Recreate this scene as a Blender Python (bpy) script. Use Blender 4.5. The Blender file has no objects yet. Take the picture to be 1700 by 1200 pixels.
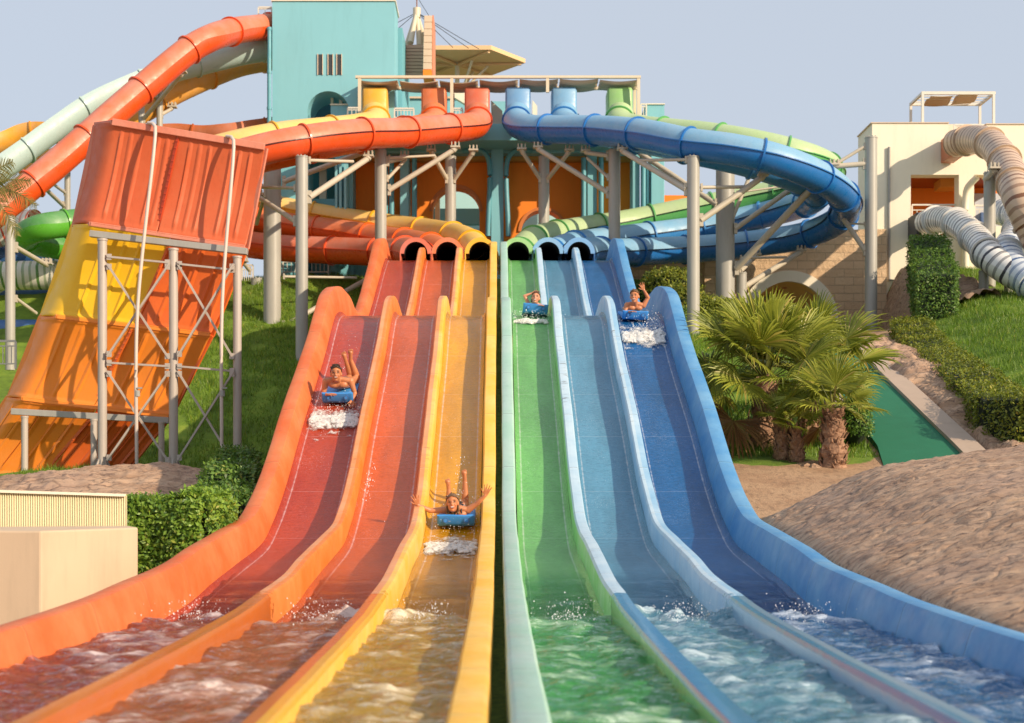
import bpy, bmesh, math, random
import numpy as np
from mathutils import Vector, Matrix
random.seed(3)
rng = np.random.default_rng(5)
PI = math.pi
scene = bpy.context.scene
COL = scene.collection
# ---------------------------------------------------------------- camera model
F, CX, HY, CZ = 2400.0, 828.0, 819.0, 2.0
def W(px, py, Y):
    """a point of the place seen at photo pixel px,py and standing Y metres away"""
    return Vector(((px - CX) * Y / F, Y, CZ + (HY - py) * Y / F))
cam = bpy.data.cameras.new('camera')
camo = bpy.data.objects.new('camera', cam); COL.objects.link(camo)
camo.location = (0, 0, CZ); camo.rotation_euler = (PI / 2, 0, 0)
cam.sensor_width = 36; cam.lens = F / 1700 * 36
cam.shift_x = (850 - CX) / 1700; cam.shift_y = (HY - 600) / 1700
cam.clip_start = 0.1; cam.clip_end = 5000
cam.dof.use_dof = True; cam.dof.focus_distance = 22; cam.dof.aperture_fstop = 2.1
scene.camera = camo
# ---------------------------------------------------------------- light
SUN_A, SUN_E = math.radians(38), math.radians(23)
to_sun = Vector((math.cos(SUN_E) * math.cos(SUN_A), -math.cos(SUN_E) * math.sin(SUN_A), math.sin(SUN_E)))
sun = bpy.data.lights.new('sun', 'SUN'); sun.energy = 5.2; sun.angle = math.radians(0.6); sun.color = (1.0, 0.82, 0.60)
suno = bpy.data.objects.new('sun', sun); COL.objects.link(suno)
suno.rotation_euler = to_sun.to_track_quat('Z', 'Y').to_euler(); suno.location = (30, -25, 30)
world = bpy.data.worlds.new('World'); scene.world = world; world.use_nodes = True
wn = world.node_tree
sky = wn.nodes.new('ShaderNodeTexSky'); sky.sky_type = 'NISHITA'; sky.sun_disc = False
sky.sun_elevation = SUN_E; sky.sun_rotation = math.atan2(to_sun.x, to_sun.y)
sky.air_density = 1.0; sky.dust_density = 3.2; sky.ozone_density = 1.4
bg = wn.nodes['Background']; bg.inputs[1].default_value = 0.116
hz = wn.nodes.new('ShaderNodeMix'); hz.data_type = 'RGBA'; hz.inputs[0].default_value = 0.82
hz.inputs[7].default_value = (5.6, 6.2, 7.15, 1)          # pale desert haze mixed into the sky
wn.links.new(sky.outputs[0], hz.inputs[6]); wn.links.new(hz.outputs[2], bg.inputs[0])
scene.view_settings.view_transform = 'Standard'; scene.view_settings.look = 'None'
scene.view_settings.exposure = 0; scene.view_settings.gamma = 1
scene.render.engine = 'CYCLES'
scene.cycles.max_bounces = 8; scene.cycles.transparent_max_bounces = 16
# ---------------------------------------------------------------- noise
def _hash(ix, iy, seed):
    h = (ix.astype(np.int64) * 374761393 + iy.astype(np.int64) * 668265263 + seed * 982451653) & 0x7fffffff
    h = ((h ^ (h >> 13)) * 1274126177) & 0x7fffffff
    return (h ^ (h >> 16)) & 0x7fffffff
def pnoise(x, y, seed=0):
    x = np.asarray(x, float); y = np.asarray(y, float)
    ix = np.floor(x).astype(np.int64); iy = np.floor(y).astype(np.int64)
    fx = x - ix; fy = y - iy
    def g(dx, dy):
        a = _hash(ix + dx, iy + dy, seed) / 0x7fffffff * 2 * PI
        return np.cos(a) * (fx - dx) + np.sin(a) * (fy - dy)
    u = fx * fx * fx * (fx * (fx * 6 - 15) + 10); v = fy * fy * fy * (fy * (fy * 6 - 15) + 10)
    return ((g(0, 0) * (1 - u) + g(1, 0) * u) * (1 - v) + (g(0, 1) * (1 - u) + g(1, 1) * u) * v) * 1.5
def fbm(x, y, seed=0, o=4):
    s = 0; a = 1.0
    for k in range(o):
        s = s + a * pnoise(x * 2 ** k, y * 2 ** k, seed + k); a *= 0.5
    return s
def sstep(a, b, x):
    t = np.clip((np.asarray(x, float) - a) / (b - a), 0, 1); return t * t * (3 - 2 * t)
def pchip(xs, ys):
    xs = np.array(xs, float); ys = np.array(ys, float)
    h = np.diff(xs); d = np.diff(ys) / h; m = np.zeros(len(xs)); m[0] = d[0]; m[-1] = d[-1]
    for i in range(1, len(xs) - 1):
        if d[i - 1] * d[i] > 0:
            w1 = 2 * h[i] + h[i - 1]; w2 = h[i] + 2 * h[i - 1]
            m[i] = (w1 + w2) / (w1 / d[i - 1] + w2 / d[i])
    def f(x):
        x = np.clip(np.asarray(x, float), xs[0], xs[-1])
        i = np.clip(np.searchsorted(xs, x) - 1, 0, len(xs) - 2)
        t = (x - xs[i]) / h[i]
        return ((1 + 2 * t) * (1 - t) ** 2 * ys[i] + t * (1 - t) ** 2 * h[i] * m[i]
                + t * t * (3 - 2 * t) * ys[i + 1] + t * t * (t - 1) * h[i] * m[i + 1])
    return f
# ---------------------------------------------------------------- materials
def lin(r, g, b):
    f = lambda c: (c / 255 / 12.92) if c / 255 <= 0.04045 else ((c / 255 + 0.055) / 1.055) ** 2.4
    return (f(r), f(g), f(b))
class NT:
    def __init__(s, name):
        s.m = bpy.data.materials.new(name); s.m.use_nodes = True
        s.t = s.m.node_tree; s.b = s.t.nodes['Principled BSDF']; s.o = s.t.nodes['Material Output']
        s.tc = s.n('ShaderNodeTexCoord')
    def n(s, kind, **kw):
        n = s.t.nodes.new(kind)
        for k, v in kw.items(): setattr(n, k, v)
        return n
    def l(s, a, b): s.t.links.new(a, b)
    def put(s, sock, v):
        if hasattr(v, 'links') or hasattr(v, 'is_linked'): s.l(v, sock)
        else: sock.default_value = v
    def noise(s, scale, detail=4, rough=0.55, stretch=None, rot=None, dist=0.0, geo=False):
        n = s.n('ShaderNodeTexNoise'); n.inputs['Scale'].default_value = scale
        n.inputs['Detail'].default_value = detail; n.inputs['Roughness'].default_value = rough
        n.inputs['Distortion'].default_value = dist
        mp = s.n('ShaderNodeMapping'); mp.inputs['Scale'].default_value = stretch or (1, 1, 1)
        if rot: mp.inputs['Rotation'].default_value = rot
        if geo:
            g = s.n('ShaderNodeNewGeometry'); s.l(g.outputs['Position'], mp.inputs[0])
        else: s.l(s.tc.outputs['Object'], mp.inputs[0])
        s.l(mp.outputs[0], n.inputs['Vector']); return n.outputs['Fac']
    def ramp(s, fac, stops):
        r = s.n('ShaderNodeValToRGB'); e = r.color_ramp.elements
        while len(e) < len(stops): e.new(0.5)
        for k, (p, c) in enumerate(stops):
            e[k].position = p; e[k].color = (c if hasattr(c, '__len__') else (c, c, c))[:3] + (1,) if hasattr(c, '__len__') else (c, c, c, 1)
        s.l(fac, r.inputs[0]); return r.outputs[0]
    def mix(s, fac, a, b, mode='MIX'):
        m = s.n('ShaderNodeMix', data_type='RGBA', blend_type=mode)
        c = lambda v: (tuple(v) + (1,))[:4] if isinstance(v, tuple) else v
        s.put(m.inputs[0], fac); s.put(m.inputs[6], c(a)); s.put(m.inputs[7], c(b)); return m.outputs[2]
    def math(s, op, a, b=0.0, c=None):
        m = s.n('ShaderNodeMath', operation=op); s.put(m.inputs[0], a); s.put(m.inputs[1], b)
        if c is not None: s.put(m.inputs[2], c)
        return m.outputs[0]
    def xyz(s, geo=True):
        x = s.n('ShaderNodeSeparateXYZ')
        if geo: g = s.n('ShaderNodeNewGeometry'); s.l(g.outputs['Position'], x.inputs[0])
        else: s.l(s.tc.outputs['Object'], x.inputs[0])
        return x.outputs
    def bump(s, h, strength=0.3, dist=0.02, prev=None):
        b = s.n('ShaderNodeBump'); b.inputs['Strength'].default_value = strength; b.inputs['Distance'].default_value = dist
        s.l(h, b.inputs['Height'])
        if prev is not None: s.l(prev, b.inputs['Normal'])
        return b.outputs[0]
    def fin(s, col=None, rough=None, normal=None, metal=None, spec=None):
        if col is not None: s.put(s.b.inputs['Base Color'], (tuple(col) + (1,))[:4] if isinstance(col, tuple) else col)
        if rough is not None: s.put(s.b.inputs['Roughness'], rough)
        if normal is not None: s.l(normal, s.b.inputs['Normal'])
        if metal is not None: s.b.inputs['Metallic'].default_value = metal
        if spec is not None: s.b.inputs['Specular IOR Level'].default_value = spec
        return s.m
def mul(c, k): return tuple(min(1.0, x * k) for x in c)
def plastic(name, col, pale=None, fade=0.35, rough=0.32, seam=None, dirt=0.35, orange_peel=0.12, scuff=0.0, inner_shade=None, wet=None):
    """weathered coloured fibreglass"""
    t = NT(name); pale = pale or tuple(0.6 * c + 0.25 for c in col)
    c = t.mix(t.ramp(t.noise(1.3, 5, 0.65), [(0.38, 0.0), (0.72, fade)]), col, pale)
    c = t.mix(t.ramp(t.noise(9, 6, 0.7, stretch=(1, 1, 0.35)), [(0.52, 0.0), (0.8, dirt)]), c, mul(col, 0.45))
    c = t.mix(t.ramp(t.noise(60, 2, 0.5), [(0.62, 0.0), (0.75, 0.18)]), c, pale)
    h = t.noise(5, 3, 0.5); nrm = t.bump(h, orange_peel, 0.03)
    if seam:
        y = t.xyz()[1]; fr = t.math('FRACT', t.math('DIVIDE', y, seam))
        ln = t.math('LESS_THAN', fr, 0.016 / seam)
        c = t.mix(t.math('MULTIPLY', ln, 0.6), c, mul(pale, 1.1))
        ln2 = t.math('MULTIPLY', t.math('GREATER_THAN', fr, 0.016 / seam), t.math('LESS_THAN', fr, 0.032 / seam))
        c = t.mix(t.math('MULTIPLY', ln2, 0.55), c, mul(col, 0.3))
    if scuff:
        y = t.xyz()[1]
        s = t.ramp(t.noise(7, 3, 0.7, stretch=(0.5, 2.6, 0.5), geo=True), [(0.60, 0.0), (0.66, 1.0)])
        reg = t.ramp(t.noise(0.55, 1, 0.5, geo=True), [(0.45, 0.0), (0.6, 1.0)])
        c = t.mix(t.math('MULTIPLY', t.math('MULTIPLY', s, reg), scuff), c, (0.07, 0.05, 0.035))
    if inner_shade is not None:
        g = t.n('ShaderNodeNewGeometry'); c = t.mix(g.outputs['Backfacing'], c, inner_shade)  # shade inside the tube painted onto its back faces
    r = t.ramp(t.noise(4, 4, 0.6), [(0.35, rough), (0.75, min(1, rough + 0.25))])
    if wet is not None:      # splashed, saturated and shiny where the run-out water laps over it
        y = t.math('ADD', t.xyz()[1], t.math('MULTIPLY', t.math('SUBTRACT', t.noise(2.5, 4, .7, geo=True), .5), 1.6))
        w = t.math('LESS_THAN', y, 12.4)
        wc = t.mix(t.ramp(t.noise(6, 5, .7, stretch=(1, .4, 1), geo=True), [(.45, 0.0), (.7, 0.35)]), wet, tuple(.85 * x + .06 for x in wet))
        c = t.mix(w, c, wc); r = t.mix(w, r, (0.2, 0.2, 0.2))
    return t.fin(c, r, nrm)
def wet_lane(name, col, deep, seam=1.55):
    """fibreglass lane under a running film of water"""
    t = NT(name)
    c = t.mix(t.ramp(t.noise(1.1, 4, 0.6, stretch=(1.6, 0.35, 0.35), geo=True), [(0.35, 0.0), (0.7, 0.75)]), col, deep)
    strk = t.noise(26, 5, 0.7, stretch=(1.0, 0.30, 0.30), geo=True)
    c = t.mix(t.ramp(strk, [(0.56, 0.0), (0.80, 0.30)]), c, tuple(0.85 * x + 0.07 for x in col))
    y = t.xyz()[1]; fr = t.math('FRACT', t.math('DIVIDE', y, seam))
    ln = t.math('LESS_THAN', fr, 0.014 / seam)
    c = t.mix(t.math('MULTIPLY', ln, 0.26), c, tuple(0.5 * x + 0.4 for x in col))
    glint = t.ramp(t.noise(120, 2, 0.5, stretch=(1, 0.5, 0.5), geo=True), [(0.66, 0.0), (0.71, 0.75)])
    glint = t.math('MULTIPLY', glint, t.ramp(t.noise(1.4, 4, .65, geo=True), [(.46, .05), (.68, 1.0)]))
    c = t.mix(glint, c, (0.9, 0.92, 0.95))  # sparkle on the wet lane painted as white dots
    n1 = t.noise(30, 5, 0.65, stretch=(0.45, 1.5, 1.5), geo=True, dist=0.9)
    n2 = t.noise(11, 3, 0.55, stretch=(0.7, 1.0, 1.0), geo=True)
    nrm = t.bump(n1, 0.75, 0.014); nrm = t.bump(n2, 0.35, 0.03, nrm)
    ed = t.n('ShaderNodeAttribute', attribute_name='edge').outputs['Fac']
    c = t.mix(t.math('MULTIPLY', t.ramp(n1, [(0.52, 0.0), (0.68, 0.5)]), t.ramp(t.noise(0.9, 3, geo=True), [(.4, .15), (.65, 1.0)])), c, tuple(0.85 * x + 0.09 for x in col))  # light and dark sides of the ripples painted into the lane colour
    c = t.mix(t.ramp(n1, [(0.30, 0.8), (0.48, 0.0)]), c, mul(col, 0.5))
    c = t.mix(t.math('MULTIPLY', t.ramp(t.math('ADD', ed, t.math('MULTIPLY', t.math('SUBTRACT', n2, .5), .45)), [(0.42, 0.0), (0.66, 1.0)]), 0.42), c, (0.80, 0.76, 0.78))  # pale foam film and the fillet's sunlit gleam painted along the lane edges
    t.b.inputs['Coat Weight'].default_value = 0.12; t.b.inputs['Coat Roughness'].default_value = 0.05
    t.l(nrm, t.b.inputs['Coat Normal'])
    return t.fin(c, 0.15, nrm, spec=0.38)
def water_mat(name, tint, murk, strength=0.55):
    """wavy water: clear-ish tinted body, sky reflection on top, foam and painted sky glare from the mesh attribute"""
    t = NT(name); nt = t.t
    n1 = t.noise(6, 5, 0.65, stretch=(0.6, 1.5, 1), geo=True, dist=0.8); n2 = t.noise(26, 4, 0.65, stretch=(.7, 1.4, 1), geo=True, dist=.5)
    nrm = t.bump(n1, 0.8, 0.07); nrm = t.bump(n2, 0.55, 0.018, nrm)
    tr = t.n('ShaderNodeBsdfTransparent'); tr.inputs[0].default_value = tint + (1,)
    df = t.n('ShaderNodeBsdfDiffuse'); df.inputs[0].default_value = murk + (1,); t.l(nrm, df.inputs['Normal'])
    m1 = t.n('ShaderNodeMixShader'); dp = t.n('ShaderNodeAttribute', attribute_name='deep'); t.l(t.math('MULTIPLY', strength, t.math('ADD', .12, t.math('MULTIPLY', dp.outputs['Fac'], .88))), m1.inputs[0])
    t.l(tr.outputs[0], m1.inputs[1]); t.l(df.outputs[0], m1.inputs[2])
    gl = t.n('ShaderNodeBsdfGlossy'); gl.inputs['Roughness'].default_value = 0.06; gl.inputs[0].default_value = (0.95, 0.97, 1, 1)
    t.l(nrm, gl.inputs['Normal'])
    fr = t.n('ShaderNodeFresnel'); fr.inputs[0].default_value = 1.33; t.l(nrm, fr.inputs['Normal'])
    m2 = t.n('ShaderNodeMixShader'); t.l(fr.outputs[0], m2.inputs[0]); t.l(m1.outputs[0], m2.inputs[1]); t.l(gl.outputs[0], m2.inputs[2])
    at = t.n('ShaderNodeAttribute', attribute_name='foam')
    fo = t.ramp(t.math('ADD', at.outputs['Fac'], t.math('MULTIPLY', t.math('SUBTRACT', t.noise(17, 7, 0.8, stretch=(.6, 1.5, 1), geo=True, dist=1.0), 0.5), 1.9)), [(0.42, 0.0), (0.62, 0.95)])
    sky_glare = t.ramp(t.math('ADD', at.outputs['Fac'], t.math('MULTIPLY', t.math('SUBTRACT', t.noise(4.5, 6, 0.72, stretch=(.55, 1.7, 1), geo=True, dist=1.2), 0.5), 1.7)), [(0.20, 0.0), (0.60, 0.44)])  # pale sky reflections painted over the waves as a diffuse veil
    fo = t.math('MAXIMUM', fo, sky_glare)
    fd = t.n('ShaderNodeBsdfDiffuse'); fd.inputs[0].default_value = tuple(.45 * m + .50 for m in murk) + (1,); t.l(nrm, fd.inputs['Normal'])
    m3 = t.n('ShaderNodeMixShader'); t.l(fo, m3.inputs[0]); t.l(m2.outputs[0], m3.inputs[1]); t.l(fd.outputs[0], m3.inputs[2])
    fa = t.n('ShaderNodeAttribute', attribute_name='fade').outputs['Fac']
    fa = t.math('MULTIPLY', fa, t.ramp(t.math('ADD', fa, t.math('MULTIPLY', t.math('SUBTRACT', t.noise(7, 4, .7, geo=True), .5), .8)), [(.3, 0.0), (.7, 1.0)]))
    t2 = t.n('ShaderNodeBsdfTransparent'); m4 = t.n('ShaderNodeMixShader'); t.l(fa, m4.inputs[0]); t.l(t2.outputs[0], m4.inputs[1]); t.l(m3.outputs[0], m4.inputs[2])
    nt.links.new(m4.outputs[0], t.o.inputs['Surface']); return t.m
def paint(name, col, rough=0.6, var=0.3, stain=0.38, bump=0.08):
    """painted render / stucco"""
    t = NT(name)
    c = t.mix(t.ramp(t.noise(0.7, 6, 0.65), [(0.35, 0.0), (0.75, var)]), col, mul(col, 1.25))
    c = t.mix(t.ramp(t.noise(2.2, 6, 0.7, stretch=(1.6, 1.6, 0.22)), [(0.5, 0.0), (0.8, stain)]), c, mul(col, 0.55))
    return t.fin(c, rough, t.bump(t.noise(45, 3, 0.6), bump, 0.01))
def metal_paint(name, col, rough=0.45, streak=0.4):
    t = NT(name)
    c = t.mix(t.ramp(t.noise(3, 6, 0.7, stretch=(1.4, 1.4, 0.25)), [(0.42, 0.0), (0.75, streak)]), col, mul(col, 0.55))
    c = t.mix(t.ramp(t.noise(14, 4, 0.6), [(0.62, 0.0), (0.78, 0.25)]), c, (0.45, 0.36, 0.26))
    return t.fin(c, rough, t.bump(t.noise(20, 3), 0.05, 0.01))
def leafy(name, dark, light, warm, sss=0.0):
    t = NT(name)
    g = t.n('ShaderNodeNewGeometry')
    c = t.ramp(g.outputs['Random Per Island'], [(0.0, dark), (0.55, light), (0.9, light), (1.0, warm)])
    c = t.mix(t.ramp(t.noise(2.2, 3), [(0.35, 0.0), (0.7, 0.55)]), c, dark)
    m = t.fin(c, 0.45)
    tl = t.n('ShaderNodeBsdfTranslucent'); t.l(c, tl.inputs[0])
    ms = t.n('ShaderNodeMixShader'); ms.inputs[0].default_value = 0.36
    t.l(t.b.outputs[0], ms.inputs[1]); t.l(tl.outputs[0], ms.inputs[2]); t.t.links.new(ms.outputs[0], t.o.inputs['Surface'])
    return m
def rock_mat(name):
    t = NT(name)
    a = t.noise(1.7, 8, 0.72, stretch=(0.55, 1.8, 3.0), rot=(0.0, 0.25, -0.5), dist=0.7)
    c = t.ramp(a, [(0.25, (0.27, 0.15, 0.085)), (0.45, (0.43, 0.265, 0.165)), (0.6, (0.53, 0.355, 0.235)), (0.78, (0.50, 0.30, 0.155))])
    cr = t.ramp(t.noise(5.5, 7, 0.75, stretch=(0.5, 1.9, 2.4), rot=(0, 0, -0.55), dist=0.9), [(0.38, 1.0), (0.47, 0.0)])
    c = t.mix(t.math('MULTIPLY', cr, 0.8), c, (0.10, 0.06, 0.045))
    c = t.mix(t.ramp(t.noise(0.8, 4), [(0.45, 0.0), (0.7, 0.5)]), c, (0.38, 0.25, 0.19))
    vo = t.n('ShaderNodeTexVoronoi', feature='DISTANCE_TO_EDGE'); vo.inputs['Scale'].default_value = 3.2
    mp = t.n('ShaderNodeMapping'); mp.inputs['Rotation'].default_value = (0, 0, -0.6); mp.inputs['Scale'].default_value = (0.55, 1.7, 1.2)
    wv = t.n('ShaderNodeMix', data_type='RGBA'); wv.inputs[0].default_value = .16; t.l(t.tc.outputs['Object'], wv.inputs[6]); nz = t.n('ShaderNodeTexNoise'); nz.inputs['Scale'].default_value = 3.0; t.l(t.tc.outputs['Object'], nz.inputs[0]); t.l(nz.outputs['Color'], wv.inputs[7])
    t.l(wv.outputs[2], mp.inputs[0]); t.l(mp.outputs[0], vo.inputs['Vector'])
    vc = t.ramp(vo.outputs['Distance'], [(0.0, 1.0), (0.07, 0.0)]); brk = t.ramp(t.noise(1.6, 3), [(.36, 0.0), (.5, 1.0)]); vc = t.math('MULTIPLY', vc, brk)
    c = t.mix(t.math('MULTIPLY', vc, 0.45), c, (0.13, 0.075, 0.05))
    h = t.bump(a, 0.22, 0.05); h = t.bump(t.math('SUBTRACT', 1.0, vc), 0.5, 0.03, h); h = t.bump(t.noise(30, 6, 0.7), 0.5, 0.02, h)
    return t.fin(c, 0.85, h)
def stone_mat(name):
    t = NT(name)
    bt = t.n('ShaderNodeTexBrick'); bt.inputs['Scale'].default_value = 1.0
    bt.inputs['Brick Width'].default_value = 0.62; bt.inputs['Row Height'].default_value = 0.27; bt.inputs['Mortar Size'].default_value = 0.012
    bt.inputs['Color1'].default_value = (0.70, 0.49, 0.30, 1); bt.inputs['Color2'].default_value = (0.60, 0.40, 0.235, 1); bt.inputs['Mortar'].default_value = (0.50, 0.35, 0.22, 1)
    bt.inputs['Bias'].default_value = -0.2
    x = t.xyz(); cb = t.n('ShaderNodeCombineXYZ'); t.l(x[0], cb.inputs[0]); t.l(x[2], cb.inputs[1]); t.l(cb.outputs[0], bt.inputs['Vector'])
    c = t.mix(t.ramp(t.noise(3.5, 6, 0.7), [(0.4, 0.0), (0.75, 0.5)]), bt.outputs['Color'], (0.60, 0.42, 0.26))
    h = t.bump(t.math('ADD', t.math('MULTIPLY', bt.outputs['Fac'], -0.8), t.math('MULTIPLY', t.noise(6, 6, 0.7), 1.2)), 0.9, 0.06)
    return t.fin(c, 0.85, h)
def ground_mat(name):
    t = NT(name)
    at = t.n('ShaderNodeAttribute', attribute_name='grass')
    s = t.ramp(t.noise(1.6, 7, 0.7, geo=True), [(0.3, (0.36, 0.20, 0.11)), (0.55, (0.50, 0.31, 0.18)), (0.8, (0.46, 0.29, 0.17))])
    s = t.mix(t.ramp(t.noise(11, 6, 0.7, stretch=(1, .5, 1), geo=True), [(0.35, 0.6), (0.5, 0.0)]), s, (0.20, 0.12, 0.07))
    g = t.ramp(t.noise(1.3, 6, 0.7, geo=True), [(0.3, (0.07, 0.12, 0.010)), (0.55, (0.16, 0.26, 0.018)), (0.8, (0.34, 0.38, 0.05))])
    f = t.ramp(t.math('ADD', at.outputs['Fac'], t.math('MULTIPLY', t.math('SUBTRACT', t.noise(5, 5, 0.7, geo=True), 0.5), 0.6)), [(0.45, 0.0), (0.55, 1.0)])
    c = t.mix(f, s, g)
    return t.fin(c, 0.9, t.bump(t.noise(18, 6, 0.75, geo=True), 0.7, 0.04))
def attr_mat(name, rough=0.5, sss=0.0, spec=0.5, bumps=0.05):
    t = NT(name); at = t.n('ShaderNodeAttribute', attribute_name='col')
    if sss:
        t.b.inputs['Subsurface Weight'].default_value = sss; t.b.inputs['Subsurface Radius'].default_value = (0.02, 0.008, 0.004); t.b.inputs['Subsurface Scale'].default_value = 0.5
    return t.fin(at.outputs['Color'], rough, t.bump(t.noise(80, 3), bumps, 0.004), spec=spec)
def striped_tube(name, band, base=(0.72, 0.68, 0.60)):
    t = NT(name); u = t.n('ShaderNodeAttribute', attribute_name='along').outputs['Fac']
    wob = t.math('MULTIPLY', t.math('SUBTRACT', t.noise(1.2, 2), 0.5), 0.18)
    uu = t.math('ADD', u, wob)
    f1 = t.math('LESS_THAN', t.math('FRACT', t.math('MULTIPLY', uu, 4.2)), 0.36)
    f2 = t.math('LESS_THAN', t.math('FRACT', t.math('ADD', t.math('MULTIPLY', uu, 1.55), .3)), 0.4)
    f = t.math('MULTIPLY', f1, t.math('ADD', 0.62, t.math('MULTIPLY', f2, 0.36)))
    return t.fin(t.mix(f, base, band), 0.35, t.bump(t.noise(5, 3), 0.08, 0.02))
# ---------------------------------------------------------------- objects
def tag(o, label=None, cat=None, group=None, kind=None):
    if label: o['label'] = label
    if cat: o['category'] = cat
    if group: o['group'] = group
    if kind: o['kind'] = kind
    return o
def thing(name, label, cat, loc=(0, 0, 0), group=None):
    o = bpy.data.objects.new(name, None); COL.objects.link(o); o.location = Vector(loc); o.empty_display_size = 0.2
    return tag(o, label, cat, group, 'thing')
def world_loc(o):
    v = Vector((0, 0, 0))
    while o is not None: v = v + o.location; o = o.parent
    return v
class MB:
    def __init__(s): s.v = []; s.f = []; s.mi = []; s.cur = 0
    def add(s, vs, fs):
        k = len(s.v); s.v += [tuple(p) for p in vs]; s.f += [tuple(i + k for i in f) for f in fs]; s.mi += [s.cur] * len(fs); return s
    def box(s, c, size, rot=None):
        c = Vector(c); h = Vector(size) / 2; vs = []
        for x in (-1, 1):
            for y in (-1, 1):
                for z in (-1, 1):
                    p = Vector((x * h.x, y * h.y, z * h.z))
                    if rot is not None: p = rot @ p
                    vs.append(c + p)
        return s.add(vs, [(0, 1, 3, 2), (4, 6, 7, 5), (0, 4, 5, 1), (2, 3, 7, 6), (0, 2, 6, 4), (1, 5, 7, 3)])
    def span(s, x0, x1, y0, y1, z0, z1): return s.box(((x0 + x1) / 2, (y0 + y1) / 2, (z0 + z1) / 2), (abs(x1 - x0), abs(y1 - y0), abs(z1 - z0)))
    def bar(s, a, b, w, h=None):
        a = Vector(a); b = Vector(b); d = b - a; q = d.to_track_quat('Z', 'Y').to_matrix()
        return s.box((a + b) / 2, (w, h or w, d.length), q)
    def cyl(s, a, b, r0, r1=None, n=14, caps=True):
        a = Vector(a); b = Vector(b); r1 = r0 if r1 is None else r1
        q = (b - a).to_track_quat('Z', 'Y').to_matrix(); vs = []
        for p, r in ((a, r0), (b, r1)):
            for k in range(n):
                t = 2 * PI * k / n; vs.append(p + q @ Vector((r * math.cos(t), r * math.sin(t), 0)))
        fs = [(k, (k + 1) % n, n + (k + 1) % n, n + k) for k in range(n)]
        if caps: fs += [tuple(range(n - 1, -1, -1)), tuple(range(n, 2 * n))]
        return s.add(vs, fs)
    def poly(s, pts, y0, y1):
        """extrude a polygon of (x, z) points between two depths"""
        n = len(pts); vs = [(x, y0, z) for x, z in pts] + [(x, y1, z) for x, z in pts]
        area = sum(pts[i][0] * pts[(i + 1) % n][1] - pts[(i + 1) % n][0] * pts[i][1] for i in range(n))
        fr = tuple(range(n)); bk = tuple(range(2 * n - 1, n - 1, -1))
        fs = [fr, bk] + [(i, i + n, (i + 1) % n + n, (i + 1) % n) for i in range(n)]
        if area < 0: fs = [tuple(reversed(f)) for f in fs]
        return s.add(vs, fs)
    def grid(s, pts, nu, nv, closed_u=False):
        """pts[v*nu+u]"""
        fs = []
        for j in range(nv - 1):
            for i in range(nu if closed_u else nu - 1):
                i2 = (i + 1) % nu; fs.append((j * nu + i, j * nu + i2, (j + 1) * nu + i2, (j + 1) * nu + i))
        return s.add(pts, fs)
    def ellipsoid(s, c, r, n=12, m=8, rot=None):
        vs = []; c = Vector(c)
        for j in range(m + 1):
            a = PI * j / m
            for i in range(n):
                b = 2 * PI * i / n; p = Vector((r[0] * math.sin(a) * math.cos(b), r[1] * math.sin(a) * math.sin(b), r[2] * math.cos(a)))
                vs.append(c + (rot @ p if rot is not None else p))
        fs = [(j * n + i, (j + 1) * n + i, (j + 1) * n + (i + 1) % n, j * n + (i + 1) % n) for j in range(m) for i in range(n)]
        return s.add(vs, fs)
    def build(s, name, mats, parent=None, smooth=None, bevel=0.0, attrs=None, solid=0.0, merge=False, recalc=False):
        me = bpy.data.meshes.new(name)
        off = world_loc(parent) if parent is not None else Vector((0, 0, 0))
        vs = np.array(s.v, float) - np.array(off)
        me.from_pydata(vs.tolist(), [], s.f)
        if not isinstance(mats, (list, tuple)): mats = [mats]
        for m in mats: me.materials.append(m)
        me.polygons.foreach_set('material_index', s.mi)
        if attrs:
            for an, arr in attrs.items():
                arr = np.asarray(arr, float)
                if arr.ndim == 1: a = me.attributes.new(an, 'FLOAT', 'POINT'); a.data.foreach_set('value', arr)
                else: a = me.attributes.new(an, 'FLOAT_COLOR', 'POINT'); a.data.foreach_set('color', np.c_[arr, np.ones(len(arr))].ravel())
        if merge:
            bm = bmesh.new(); bm.from_mesh(me); bmesh.ops.remove_doubles(bm, verts=bm.verts, dist=1e-4); bm.to_mesh(me); bm.free()
        if recalc:
            bm = bmesh.new(); bm.from_mesh(me); bmesh.ops.recalc_face_normals(bm, faces=bm.faces); bm.to_mesh(me); bm.free()
        if smooth is not None:
            me.polygons.foreach_set('use_smooth', [True] * len(me.polygons))
            if smooth < 179: me.set_sharp_from_angle(angle=math.radians(smooth))
        me.update()
        o = bpy.data.objects.new(name, me); COL.objects.link(o)
        if parent is not None: o.parent = parent
        if bevel:
            b = o.modifiers.new('bevel', 'BEVEL'); b.width = bevel; b.segments = 2; b.limit_method = 'ANGLE'; b.angle_limit = math.radians(40)
        if solid:
            b = o.modifiers.new('thick', 'SOLIDIFY'); b.thickness = solid
        return o
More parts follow.
